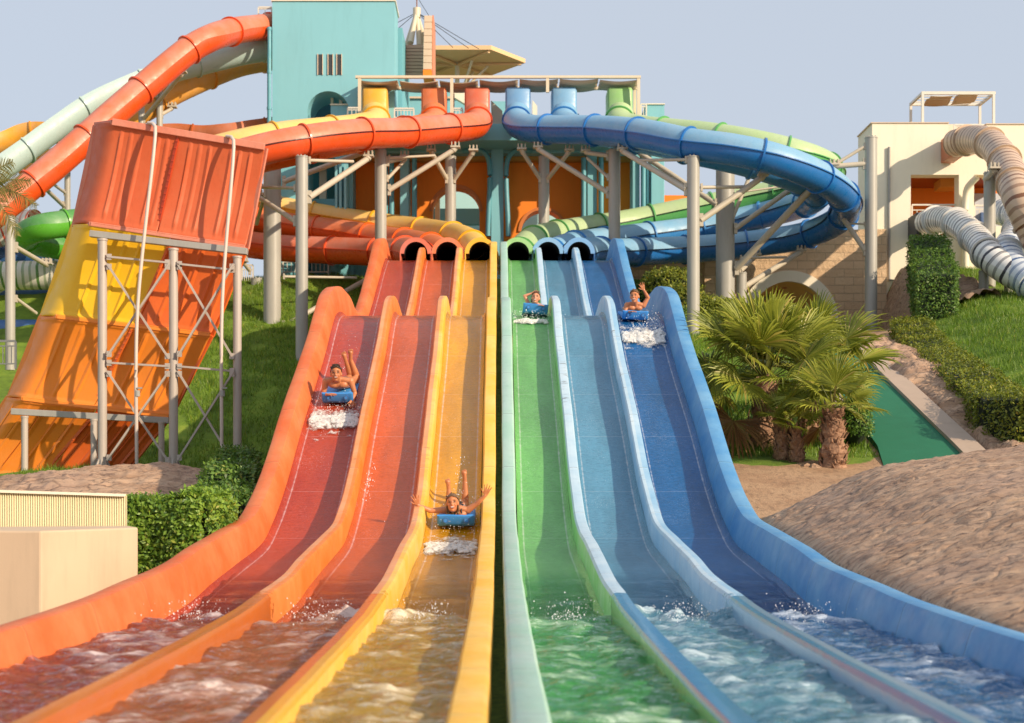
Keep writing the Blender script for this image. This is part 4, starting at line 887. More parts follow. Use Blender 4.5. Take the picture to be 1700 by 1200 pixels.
# parapet pillars with slats
for (x0, x1, y0, y1, nb) in ((636, 650, 70, 126, 3), (704, 717, 25, 126, 9)):
    for k in range(nb):
        ya = y0 + (y1 - y0) * k / nb; yb = y0 + (y1 - y0) * (k + 1) / nb
        mb = MB(); d = k * 0.25 if nb > 3 else k * .9
        px_rect(mb, x0 - d, x1 - d * .3, ya + .5, yb, 51.0 - .02 * k, 52.6); mb.build('parapet_block', M_beige if not (nb > 3 and k == nb - 1) else M_oran, tw, None, .012)
mb = MB(); px_rect(mb, 654, 704, 74, 127, 52.0, 52.1); mb.build('stair_back', M_beige, tw)
mb = MB()
for k in range(9): px_rect(mb, 655, 703, 75 + k * 5.6, 79.6 + k * 5.6, 51.86 + .0 * k, 51.99)
mb.build('timber_slats', M_wood, tw)
mb = MB(); px_rect(mb, 717.5, 720, 25, 127, 51.05, 52.6); mb.build('parapet_side', paint('salmon', (0.62, 0.26, 0.15)), tw)
# pergola above the tube entries
pg = grp('pergola', 'long beige pergola with sagging brown cloth over the tube entries', 'pergola', 826, 200, 47.5)
mb = MB(); px_rect(mb, 590, 1064, 125, 129, 47.0, 47.12); mb.build('beam', M_mast, pg); zt = P(0, 127, 47).z
mb = MB(); mb.span(P(590, 0, 47).x, P(1064, 0, 47).x, 48.3, 48.42, zt - .05, zt + .05); mb.build('beam', M_mast, pg)
for x in (597, 750, 909, 1060):
    mb = MB(); c = P(x, 127, 47.06); mb.span(c.x - .05, c.x + .05, 47.01, 47.11, P(0, 204, 47).z, zt - .05); mb.span(c.x - .05, c.x + .05, 48.31, 48.41, P(0, 206, 47).z, zt - .06)
    if x == 909: mb = MB(); mb.span(c.x - .05, c.x + .05, 47.01, 47.11, zt - .5, zt - .05)
    mb.span(c.x - .03, c.x + .03, 47.13, 48.3, zt - .04, zt + .03); mb.build('post', M_mast, pg)
for k in range(7):
    x0 = P(594, 0, 47).x; x1 = P(1062, 0, 47).x; a = x0 + (x1 - x0) * k / 7 + .03; b = x0 + (x1 - x0) * (k + 1) / 7 - .03; mb = MB(); pts = []
    for j in range(13):
        for i in range(13):
            u, v = i / 12, j / 12; sag = .085 * math.sin(PI * u) * (.65 + .35 * math.sin(PI * v * 3)) + .05 * math.sin(PI * v * 6 + k)
            pts.append((a + (b - a) * u, 47.16 + 1.12 * v, zt - .07 - sag))
    mb.grid(pts, 13, 13); mb.build('shade_cloth', M_fabric, pg, 180, solid=.01)
# hexagonal canopy and mast
cp = grp('canopy', 'flat hexagonal cream canopy cantilevered behind the building top', 'canopy', 745, 126, 56)
cx_, cz_ = -1.61, P(0, 82, 54.3).z
hexp = [(cx_ + 2.64 * math.cos(PI / 3 * k), 56 + 1.95 * math.sin(PI / 3 * k)) for k in range(6)]
mb = MB(); n = 6; mb.add([(x, y, cz_) for x, y in hexp] + [(x, y, cz_ + .16) for x, y in hexp], [tuple(range(5, -1, -1)), tuple(range(6, 12))] + [(i, (i + 1) % 6, (i + 1) % 6 + 6, i + 6) for i in range(6)]); mb.build('roof', M_canopy, cp)
for k in range(6):
    x, y = hexp[k]; mb = MB(); mb.bar((cx_, 56, cz_ - .09), (cx_ + (x - cx_) * .94, 56 + (y - 56) * .94, cz_ - .05), .10, .08); mb.build('rib', M_canopy, cp)
for k in (0, 1, 5):
    x, y = hexp[k]; mb = MB(); mb.cyl((cx_ + .2, 56, cz_ - 1.1), (cx_ + (x - cx_) * .45, 56 + (y - 56) * .45, cz_ - .12), .05, n=10); mb.build('strut', M_mast, cp)
mb = MB(); mb.cyl((cx_, 56, cz_ - 3), (cx_, 56, cz_), .09, n=12); mb.build('pole', M_mast, cp)
ms = grp('mast', 'cream tripod mast with stay cables above the building', 'mast', 690, 76, 52.4)
top = P(692, 18, 52.4)
for x, dy in ((672, .4), (683, -.5), (697, -.2), (707, .5)):
    mb = MB(); b = P(x, 78, 52.4); b.y += dy; mb.cyl(b, top + (b - top) * .02, .11, .06, n=12); mb.build('leg', M_mast, ms, 40)
mb = MB(); mb.cyl(top - Vector((0, 0, .25)), top + Vector((0, 0, .1)), .14, n=12); mb.build('collar', M_mast, ms, 40)
mb = MB(); mb.cyl(top, top + Vector((0, 0, .8)), .022, n=8); mb.build('spike', paint('rust_spike', (.25, .10, .05)), ms)
for (x, y, Y) in ((752, 79, 51.6), (778, 80, 51.6), (795, 81, 51.4), (655, 40, 54), (660, 48, 54)):
    mb = MB(); mb.cyl(top + Vector((0, 0, -.05)), P(x, y, Y), .012, n=5); mb.build('cable', M_dark, ms)
mb = MB(); a = P(692, -6, 52.4); mb.cyl(a, P(712, 26, 52.3), .010, n=5); mb.build('cable', M_dark, ms)
# railings on the platform
def railing(label, x0, x1, y0, y1, Y, nb=6, grpname=None, Y2=None):
    r = grp('railing', label, 'railing', (x0 + x1) / 2, y1, Y); Y2 = Y2 or Y
    if grpname: r['group'] = grpname
    mb = MB(); A = P(x0, y0, Y); B = P(x1, y0, Y2); C = P(x0, y1, Y); D = P(x1, y1, Y2)
    mb.bar(A, B, .05); mb.bar(A.lerp(C, .82), B.lerp(D, .82), .03); mb.bar(A.lerp(C, .18), B.lerp(D, .18), .03)
    mb.build('rail', M_white, r)
    for k in range(nb + 1):
        mb = MB(); w = .045 if k in (0, nb) else .022; p = A.lerp(B, k / nb); q = C.lerp(D, k / nb); mb.bar(p.lerp(q, 0.02 if k in (0, nb) else .19), q if k in (0, nb) else p.lerp(q, .81), w); mb.build('baluster', M_white, r)
    return r
railing('white railing between the yellow and orange entry hoods', 655, 687, 180, 198, 47.5)
railing('white railing left of the yellow entry hood', 577, 598, 179, 198, 47.5, 3)
railing('short white railing between the orange and red entry hoods', 752, 768, 180, 198, 47.5, 3)
railing('small dark-set railing right of the green entry hood', 1064, 1073, 173, 196, 48, 2)
railing('white fence on the bank top behind the stout grey column', 470, 545, 430, 456, 47.9, 11)
railing('white railing beside the stairs at the lower left edge', -30, 26, 566, 612, 34.0, 8)
railing('pale railing on the roof edge left of the tower top', 429, 451, 12, 27, 48.6, 2)
railing('fence glimpsed under the wave wall top right corner', 402, 420, 440, 482, 47, 5)
# stone wall with tunnel
sw = grp('stone_wall', 'sandstone block retaining wall with a round tunnel mouth', 'wall', 1300, 575, 48)
mb = MB(); px_poly(mb, [(1040, 640), (1040, 430), (1090, 420), (1150, 392), (1260, 384), (1472, 380), (1472, 640)] + [(1309 + 66, 640)] + [(1309 + 66 * math.cos(PI * k / 24), 531 - 66 * math.sin(PI * k / 24)) for k in range(25)] + [(1309 - 66, 640)], 48.0, 48.9)
mb.build('wall', stone_mat('sandstone_blocks'), sw, 30)
n = 28; pts = []
for k in range(n + 3):
    kk = min(max(k - 1, 0), n); a = PI * kk / n
    for rr, y in ((63, 47.85), (81, 47.85), (81, 48.02), (63, 48.02)):
        q = P(1309 + rr * math.cos(a), (531 - rr * math.sin(a)) if 0 < k < n + 2 else 640, 48.0); pts.append((q.x, y, q.z))
mb = MB(); mb.grid(pts, 4, n + 3, closed_u=True); mb.build('tunnel_ring', M_cream, sw, 30)
pts = []
for j, y in enumerate((47.9, 50, 53, 58)):
    for k in range(n + 1):
        a = PI * k / n; q = P(1309 + 63 * math.cos(a), 531 - 63 * math.sin(a), 48.0); pts.append((q.x + .25 * j, y, q.z))
mb = MB(); mb.grid(pts, n + 1, 4); tl = paint('tunnel_yellow', (0.92, 0.62, 0.13), .55); o = mb.build('tunnel_lining', tl, sw, 180)
for (x, y, Y, w, c) in ((1295, 476, 49.4, .5, (0.5, .03, .02)), (1272, 494, 50.6, .4, (0.03, .04, .05)), (1285, 485, 50.2, .3, (0.5, .12, .03))):
    m_ = MB(); p = P(x, y, Y); m_.ellipsoid(p, (w, .35, .05), 12, 6); m_.build('painted_blob', paint('blob' + str(x), c), o, 180)
mb = MB(); px_rect(mb, 1170, 1192, 408, 520, 47.6, 48.05); mb.build('pilaster', stone_mat('pilaster_stone'), sw)
# white building on the right
wb = grp('white_building', 'cream white flat-roofed slide tower at right with orange window openings', 'building', 1560, 480, 48.4)
Yw, Yw2 = 48.4, 48.9
mb = MB()
for (x0, x1, y0, y1) in ((1448, 1575, 204, 290), (1638, 1770, 206, 292), (1575, 1638, 258, 290), (1448, 1512, 290, 500), (1592, 1617, 290, 500), (1695, 1770, 292, 500), (1512, 1592, 390, 500), (1617, 1695, 375, 500)):
    px_rect(mb, x0, x1, y0, y1, Yw, Yw2)
mb.build('wall', M_cream, wb)
a = P(1448, 204, Yw); mb = MB(); mb.span(a.x - .0, a.x + .25, Yw2 + .002, 50.3, P(0, 500, Yw).z, a.z - .01); mb.build('side_wall', M_cream, wb)
mb = MB(); px_rect(mb, 1446, 1576, 202.6, 204, Yw - .04, Yw2 + .1); px_rect(mb, 1637, 1772, 204.6, 206, Yw - .04, Yw2 + .1); b_ = P(1446, 204, Yw); mb.span(b_.x, b_.x + .3, Yw2 + .1, 50.3, a.z - .01, a.z + .03); mb.build('coping', M_beige, wb)
mb = MB(); px_rect(mb, 1460, 1770, 258, 500, 51.2, 51.5); mb.build('inner_wall', M_oran, wb)
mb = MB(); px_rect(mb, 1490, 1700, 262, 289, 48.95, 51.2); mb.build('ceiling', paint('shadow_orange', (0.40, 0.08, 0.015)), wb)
mb = MB(); px_rect(mb, 1562, 1594, 292, 310, 49.6, 50.4); mb.build('inner_beam', paint('ochre', (0.70, 0.30, 0.05)), wb)
mb = MB(); px_rect(mb, 1618, 1676, 321, 376, 50.9, 51.1); mb.build('window', paint('sky_gap', (0.55, 0.62, 0.72)), wb)
mb = MB(); px_rect(mb, 1575, 1640, 206, 258, 50.3, 50.6); mb.build('rear_parapet', M_cream, wb)
for (x, y0, y1, r, m_) in ((1476, 244, 466, .045, metal_paint('grey_pipe', (.36, .34, .32))),):
    mb = MB(); mb.cyl(P(x, y1, Yw - .06), P(x, y0, Yw - .06), r, n=10); px_rect(mb, 1478, 1522, 463.6, 465.4, Yw - .03, Yw + .0); mb.build('drain_pipe', m_, wb)
pth = catmull([P(1603, 460, Yw - .15), P(1603, 400, Yw - .15), P(1603, 330, Yw - .15), P(1606, 312, Yw - .3), P(1622, 294, Yw - .6)], .1); m, _ = arc_shell(pth, .11, 0, 360, 16); m.build('duct', M_cream, wb, 60)
mb = MB(); px_rect(mb, 1522, 1541, 352, 389, 47.3, 48.35); mb.build('tube_entry', paint('charcoal_box', (.05, .05, .055)), wb, None, .03)
mb = MB(); px_rect(mb, 1578, 1600, 219, 259, 47.3, 48.35); mb.build('tube_entry', plastic('rusty_box', (.50, .13, .035)), wb, None, .03)
mb = MB(); px_rect(mb, 1628, 1645, 352, 392, 47.2, 48.3); mb.build('tube_entry', plastic('blue_box', (.04, .10, .25)), wb, None, .03)
pr = grp('roof_pergola', 'small white pergola with brown cloth on the white building roof', 'pergola', 1590, 204, 49.5)
zt2 = P(0, 154, 48.9).z; Yn, Yf = 48.9, 50.3; xl, xr = P(1532, 0, Yn).x, P(1650, 0, Yn).x; zb = P(0, 206, Yn).z
mb = MB()
mb.span(xl - .05, xr + .05, Yn - .04, Yn + .04, zt2 - .06, zt2 + .04); mb.span(xl - .05, xr + .05, Yf - .04, Yf + .04, zt2 - .06, zt2 + .04)
mb.span(xl - .05, xl + .03, Yn + .04, Yf - .04, zt2 - .05, zt2 + .03); mb.span(xr - .03, xr + .05, Yn + .04, Yf - .04, zt2 - .05, zt2 + .03)
for k in range(1, 4): mb.span(xl, xr, Yn + .35 * k - .015, Yn + .35 * k + .015, zt2 - .03, zt2 + .0)
mb.build('frame', M_white, pr)
for x in (xl, xr):
    for y in (Yn, Yf):
        mb = MB(); mb.span(x - .05, x + .03, y - .04, y + .04, zb, zt2 - .06); mb.build('post', M_white, pr)
for (u0, u1) in ((.12, .46), (.50, .80)):
    mb = MB(); pts = []
    for j in range(8):
        for i in range(8):
            u = u0 + (u1 - u0) * i / 7; v = j / 7; pts.append((xl + (xr - xl) * (u + .05 * v), Yn + .08 + 1.25 * v, zt2 - .05 - .05 * math.sin(PI * v * 2 + u * 6)))
    mb.grid(pts, 8, 8); mb.build('shade_cloth', M_fabric, pr, 180, solid=.008)
railing('white railing inside the left orange opening of the white building', 1514, 1590, 340, 388, 48.7, 9)
railing('white railing inside the right opening of the white building', 1618, 1694, 341, 376, 48.7, 9)
railing('thin railing at the roof notch of the white building', 1584, 1632, 207, 222, 48.7, 3)
# low pale buildings beyond, lower left edge
lb = grp('poolside_building', 'low white and blue poolside building glimpsed at the far left edge', 'building', 20, 560, 60)
mb = MB(); px_rect(mb, -160, 130, 519, 543, 60, 66); mb.build('wall', M_cream, lb); mb = MB(); px_rect(mb, -160, 130, 543.5, 640, 59.6, 66); mb.build('blue_base', paint('pool_blue', (.03, .13, .34)), lb)
# cream utility block and ribbed sheet, lower left
ub = thing('utility_block', 'plain beige rendered block beside the red outer wall at lower left', 'block', P(120, 1010, 15.2))
a = P(68, 881, 14.2); b = P(229, 881, 15.6); zb = CZ - 1.75
mb = MB(); L = [(a.x - 2.4, a.y + 0.35), (a.x, a.y), (b.x, b.y), (b.x - .3, b.y + .8), (a.x - 2.4, a.y + 1.2)]
n = len(L); mb.add([(x, y, zb) for x, y in L] + [(x, y, a.z) for x, y in L], [tuple(range(n - 1, -1, -1)), tuple(range(n, 2 * n))] + [(i, (i + 1) % n, (i + 1) % n + n, i + n) for i in range(n)])
mb.build('block', paint('beige_block_render', (0.62, 0.46, 0.31), .75, .3, .35), ub, None, .02)
rs = thing('ribbed_sheet', 'pale cream corrugated sheet screen standing behind the beige block', 'screen', P(100, 900, 16.6))
mb = MB(); xs = np.linspace(P(-60, 0, 16.4).x, P(207, 0, 16.4).x, 420); pts = []
for z_ in (P(0, 900, 16.4).z - .3, None):
    for i, x in enumerate(xs):
        zz = z_ if z_ is not None else P(0, 814 + 8.5 * i / 420, 16.4).z
        pts.append((x, 16.4 + .008 * math.sin(i * 2 * PI / 6.0) + .1 * (i / 420), zz))
mb.grid(pts, 420, 2); mb.build('sheet', paint('cream_sheet', (0.70, 0.60, 0.36), .5, .1, .25), rs, 60, solid=.01)
mb = MB(); A = P(-60, 813.5, 16.4); B = P(208, 822, 16.5); mb.bar(A, B, .09, .03); mb.build('top_rail', M_cream, rs)
# ================================================================ rocks, path, planting
M_rock = rock_mat('sandstone_rock')
def rot2(x, y, a): return x * math.cos(a) - y * math.sin(a), x * math.sin(a) + y * math.cos(a)
def rock_sheet(name, label, x0, x1, y0, y1, zf, step, seed, amp=.08):
    xs = np.arange(x0, x1 + .001, step); ys = np.arange(y0, y1 + .001, step); Xg, Yg = np.meshgrid(xs, ys)
    z = zf(Xg, Yg); ed = sstep(x0 + .12, x0 + .4, Xg)
    u, v = rot2(Xg, Yg, math.radians(33))
    n = 1.1 * fbm(u * 0.6, v * 1.5, seed, 5) + .55 * (1 - 2 * np.abs(fbm(u * 1.6 + .4 * pnoise(Xg * 2, Yg * 2, seed + 3), v * 4.2, seed + 9, 4)))
    z = z + amp * n * ed + .018 * fbm(Xg * 9, Yg * 9, seed + 20, 3) * ed
    mb = MB(); mb.grid(np.c_[Xg.ravel(), Yg.ravel(), z.ravel()], len(xs), len(ys)); o = mb.build(name, M_rock, None, 180); return tag(o, label, None, None, 'structure')
_rise = pchip([3.18, 3.27, 3.36, 3.7, 4.2, 5.0, 6.2, 8, 11], [-.5, -.10, .06, .24, .46, .77, .98, 1.2, 1.35]); _base = pchip([4, 8, 10, 13, 16, 20], [-1.02, -.93, -.86, -.74, -.62, -.40])
def bank(X, Y):
    z = _base(Y) + _rise(X) * (.42 + .58 * sstep(8.5, 18, Y)); drop = sstep(18.6 + .55 * sstep(3.3, 5, X), 21.3, Y)
    return CZ + z * (1 - drop) + (terrain(X, Y) - CZ - .25) * drop
rock_sheet('rock_bank', 'smooth shaded sandstone bank right of the dark blue outer wall', 3.19, 11, 4.5, 22.5, bank, .045, 41, .022)
def mound(X, Y):
    r = np.sqrt(((X + 6.4) / 2.9) ** 2 + ((Y - 25.0) / 2.2) ** 2); z = terrain(X, Y) - .12 + .62 * np.clip(1 - r ** 2, 0, 1) ** .6
    return z - .2 * sstep(.9, 1.05, r)
rock_sheet('rock_mound', 'low sandstone mound between wave wall posts and cream sheet', -9.6, -3.3, 22.6, 27.4, mound, .05, 77, .06)
def side_rock(X, Y):
    return terrain(X, Y) + .06 + .10 * np.exp(-((X - 9.0 - .08 * (Y - 30)) / .5) ** 2) - .6 * sstep(8.55, 8.35, X) - .5 * sstep(9.7, 10.1, X)
rock_sheet('rock_strip', 'broken sandstone strip between kerb and long low hedge', 8.3, 10.2, 24.2, 41.5, side_rock, .06, 91, .13)
def base_rock(X, Y):
    return terrain(X, Y) + .15 - .5 * sstep(12.0, 11.6, X) - .6 * sstep(13.9, 14.4, X)
rock_sheet('rock_slope', 'bare rock slope beneath the white building corner', 11.5, 14.5, 40.5, 47.8, base_rock, .07, 95, .16)
# green path and kerbs
def path_strip(name, label, f0, f1, mat, dz, y0=21.6, y1=35.2):
    ys = np.arange(y0, y1, .15); mb = MB(); pts = []
    for y in ys:
        a, b = f0(y), f1(y)
        for k in range(9):
            x = a + (b - a) * k / 8; pts.append((x, y, float(base_path(y)) + dz))
    nv = len(pts); mb.grid(pts, 9, len(ys)); pts2 = []
    for y in ys:
        for x, z in ((f0(y), -.4), (f0(y), 0), ):
            pts2.append((x, y, float(base_path(y)) + dz + z))
    mb.grid(pts2, 2, len(ys)); pts2 = [((f1(y)), y, float(base_path(y)) + dz + z) for y in ys for z in (0, -.4)]; mb.grid(pts2, 2, len(ys))
    o = mb.build(name, mat, None, 30); return tag(o, label, None, None, 'structure')
base_path = lambda y: CZ + np.interp(y, [21.6, 25, 34, 35.2], [-.1, .80, 3.33, 3.5])
kr = lambda y: np.interp(y, [21.6, 25, 34, 35.2], [7.55, 7.85, 8.40, 8.45]); kl = lambda y: np.interp(y, [21.6, 25, 34, 35.2], [5.9, 6.55, 7.3, 7.4])
t = NT('green_carpet'); c = t.mix(t.noise(3, 5), (0.006, 0.12, 0.055), (0.012, 0.17, 0.085)); M_carpet = t.fin(c, .85, t.bump(t.noise(90, 3), .3, .01))
M_kerb = paint('kerb_concrete', (0.44, 0.33, 0.25), .8, .3, .3)
path_strip('path', 'green carpeted ramp going up to the tunnel', kl, kr, M_carpet, .03)
path_strip('kerb', 'pale concrete kerb right of the green ramp', kr, lambda y: kr(y) + .42, M_kerb, .10)
path_strip('kerb', 'pale concrete kerb left of the green ramp', lambda y: kl(y) - .35, kl, M_kerb, .05, 27.2)
# ---- leaves
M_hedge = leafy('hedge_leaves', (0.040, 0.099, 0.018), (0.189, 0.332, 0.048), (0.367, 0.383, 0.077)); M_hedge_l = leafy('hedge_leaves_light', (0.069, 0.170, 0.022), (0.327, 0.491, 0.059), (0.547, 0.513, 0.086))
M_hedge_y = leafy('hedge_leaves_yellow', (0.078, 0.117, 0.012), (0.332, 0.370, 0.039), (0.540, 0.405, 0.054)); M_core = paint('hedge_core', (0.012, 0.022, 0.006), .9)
def leaf(vs, fs, p, d, nrm, L, w):
    d = d.normalized(); s = d.cross(nrm)
    if s.length < 1e-3: s = Vector((1, 0, 0))
    s.normalize(); k = len(vs); m = p + d * L * .5
    vs += [p, m + s * w - nrm * .0, p + d * L, m - s * w]; fs += [(k, k + 1, k + 2, k + 3)]
def hedge(label, line, width, height, n, mat, leafL=.07, seed=1, cat='hedge', name='hedge', group=None, rag=.06):
    """line: list of base points (x,y,z); a clipped box hedge along it"""
    r = random.Random(seed); L = [Vector(p) for p in line]
    root = thing(name, label, cat, L[0], group)
    segl = [(L[i + 1] - L[i]).length for i in range(len(L) - 1)]; tot = sum(segl); mb = MB()
    for i in range(len(L) - 1):
        a, b = L[i], L[i + 1]; d = (b - a); d.z = 0; s = Vector((d.y, -d.x, 0)).normalized() * (width / 2 - .07); e = d.normalized() * .0
        q = [a - s, a + s, b + s, b - s]
        mb.add([p - Vector((0, 0, .1)) for p in q] + [p + Vector((0, 0, height - .09)) for p in q], [(3, 2, 1, 0), (4, 5, 6, 7), (0, 1, 5, 4), (1, 2, 6, 5), (2, 3, 7, 6), (3, 0, 4, 7)])
    mb.build('core', M_core, root)
    vs, fs = [], []
    for _ in range(n):
        t = r.random() * tot; i = 0
        while i < len(segl) - 1 and t > segl[i]: t -= segl[i]; i += 1
        a, b = L[i], L[i + 1]; f = t / segl[i]; c = a.lerp(b, f); d = (b - a); d.z = 0; d.normalize(); s = Vector((d.y, -d.x, 0))
        q = r.random(); per = height * 2 + width
        bump_ = .10 * float(pnoise(c.x * 1.7 + seed, c.y * 1.7)) + rag * r.gauss(0, .6)
        w = q * per
        if w < height: p = c - s * (width / 2 + bump_) + Vector((0, 0, w)); nr = -s
        elif w < height + width: p = c + s * ((w - height) - width / 2) + Vector((0, 0, height + bump_)); nr = Vector((0, 0, 1))
        else: p = c + s * (width / 2 + bump_) + Vector((0, 0, w - height - width)); nr = s
        if f < .03 and i == 0 or (f > .97 and i == len(segl) - 1): nr = nr + (d if f > .5 else -d)
        if r.random() < .22:   # end faces
            e = r.random() < .5; c2 = L[0] if e else L[-1]; p = c2 + s * (r.random() - .5) * width + Vector((0, 0, r.random() * height)) + (-d if e else d) * (bump_ + .02); nr = -d if e else d
        nr = (nr + Vector((r.gauss(0, .5), r.gauss(0, .5), r.gauss(.25, .5)))).normalized()
        dd = nr.cross(Vector((r.gauss(0, 1), r.gauss(0, 1), r.gauss(0, 1)))).normalized() + nr * r.uniform(.1, .9)
        l_ = leafL * r.uniform(.6, 1.3); leaf(vs, fs, p - dd.normalized() * l_ * .3, dd, nr, l_, l_ * .24)
    mb = MB(); mb.add(vs, fs); o = mb.build('foliage', mat, root); return root
G = lambda x, y: Vector((x, y, float(terrain(np.array([x]), np.array([y]))[0])))
def at(px, py, Y): return P(px, py, Y)
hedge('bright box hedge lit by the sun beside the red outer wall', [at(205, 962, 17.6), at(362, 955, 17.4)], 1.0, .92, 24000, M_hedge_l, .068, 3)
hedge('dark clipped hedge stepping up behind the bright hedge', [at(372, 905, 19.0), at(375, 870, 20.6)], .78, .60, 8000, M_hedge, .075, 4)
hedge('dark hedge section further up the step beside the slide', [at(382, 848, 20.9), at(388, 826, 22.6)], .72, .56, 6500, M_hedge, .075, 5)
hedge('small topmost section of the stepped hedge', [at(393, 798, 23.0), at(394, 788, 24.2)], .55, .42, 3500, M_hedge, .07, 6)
hp_ = [at(1512, 585, 38.5), at(1540, 628, 34.5), at(1590, 668, 31), at(1640, 712, 28), at(1672, 738, 25.8), at(1740, 742, 24.6)]
hedge('long low yellowish hedge running down the right bank', hp_, .95, .88, 34000, M_hedge_y, .07, 7)
hedge('tall dark clipped hedge block below the black banded tube', [at(1555, 548, 39), at(1540, 475, 44)], 1.05, 1.55, 15000, M_hedge, .085, 8)
# rounded shrubs behind the dark blue lane
def shrub(label, blobs, n, mat, seed, leafL=.08, name='shrub', group=None):
    r = random.Random(seed); root = thing(name, label, 'shrub', Vector(blobs[0][0]) - Vector((0, 0, blobs[0][1][2])), group); mb = MB()
    for c, rad in blobs: mb.ellipsoid(c, tuple(x * .84 for x in rad), 12, 8)
    mb.build('core', M_core, root, 180); vs, fs = [], []
    for _ in range(n):
        c, rad = r.choice(blobs); d = Vector((r.gauss(0, 1), r.gauss(0, 1), r.gauss(0, 1))).normalized()
        if d.z < -.4: d.z *= -1
        k = 1 + .10 * r.gauss(0, 1) + .14 * float(pnoise(d.x * 2.5 + seed, d.z * 2.5 + d.y)); p = Vector(c) + Vector((d.x * rad[0], d.y * rad[1], d.z * rad[2])) * k
        nr = (d + Vector((r.gauss(0, .5), r.gauss(0, .5), r.gauss(.2, .5)))).normalized(); dd = nr.cross(Vector((r.gauss(0, 1), r.gauss(0, 1), r.gauss(0, 1)))).normalized() + nr * .4
        leaf(vs, fs, p, dd, nr, leafL * r.uniform(.6, 1.3), leafL * .26)
    mb = MB(); mb.add(vs, fs); mb.build('foliage', mat, root); return root
shrub('yellow-green rounded shrub behind the dark blue lane crest', [(at(1112, 480, 42.5), (.75, .8, .55)), (at(1125, 510, 42), (.85, .8, .6))], 7000, M_hedge_y, 11, .10)
shrub('sprawling shrub at the foot of the stout right column', [(at(1165, 520, 42.3), (.8, .7, .45)), (at(1200, 520, 42.3), (.8, .7, .35)), (at(1235, 530, 42), (.7, .6, .3))], 8000, M_hedge_y, 12, .10)
shrub('dark shrub in the shade of the dark blue outer wall', [(at(1085, 500, 44), (.6, .8, .75)), (at(1105, 540, 41), (.7, .8, .5))], 4500, M_hedge, 13, .10)
shrub('small round bush between the right palm trunk and green ramp', [(at(1418, 705, 25.4), (.26, .4, .45))], 3200, M_hedge, 14, .06)
# ---- palms
M_frond = leafy('fan_palm_leaf', (0.15, 0.19, 0.016), (0.44, 0.46, 0.06), (0.62, 0.46, 0.13)); M_dead = leafy('dry_palm_leaf', (0.22, 0.10, 0.035), (0.38, 0.20, 0.07), (0.45, 0.28, 0.12))
t = NT('palm_trunk'); c = t.ramp(t.noise(8, 6, .7, stretch=(1, 1, 2)), [(.3, (.10, .045, .025)), (.55, (.36, .20, .12)), (.8, (.52, .33, .21))]); M_trunk = t.fin(c, .85, t.bump(t.noise(18, 5), .8, .03))
M_pet = leafy('palm_stalk', (0.10, 0.12, 0.02), (0.28, 0.25, 0.06), (.4, .3, .1))
def fan(vs, fs, hub, d, up, R, r, nseg=34, spread=112):
    """one palmate blade: narrow folded segments radiating from the hub; d = outward, up = blade normal"""
    d = d.normalized(); s = d.cross(up).normalized(); up = s.cross(d).normalized()
    for k in range(nseg):
        a = math.radians(-spread + 2 * spread * (k + .5) / nseg) + r.gauss(0, .02); e = d * math.cos(a) + s * math.sin(a)
        L = R * (1 - .28 * abs(a / 2) ** 1.5) * r.uniform(.88, 1.08); f = s * math.cos(a) - d * math.sin(a); w = R * math.radians(spread) / nseg * .9
        cup = up * (.16 * R * (1 - math.cos(a * .5))); droop = Vector((0, 0, -1)) * R * r.uniform(.04, .20)
        m1 = hub + e * L * .55 + cup; m2 = hub + e * L * .82 + cup + droop * .3; tp = hub + e * L + cup + droop
        fold = up * w * .5; i = len(vs)
        vs += [hub, m1 - f * w * .55 + fold, m1, m1 + f * w * .55 + fold, m2 - f * w * .34 + fold * .5, m2, m2 + f * w * .34 + fold * .5, tp]
        fs += [(i, i + 1, i + 2), (i, i + 2, i + 3), (i + 1, i + 4, i + 5, i + 2), (i + 2, i + 5, i + 6, i + 3), (i + 4, i + 7, i + 5), (i + 5, i + 7, i + 6)]
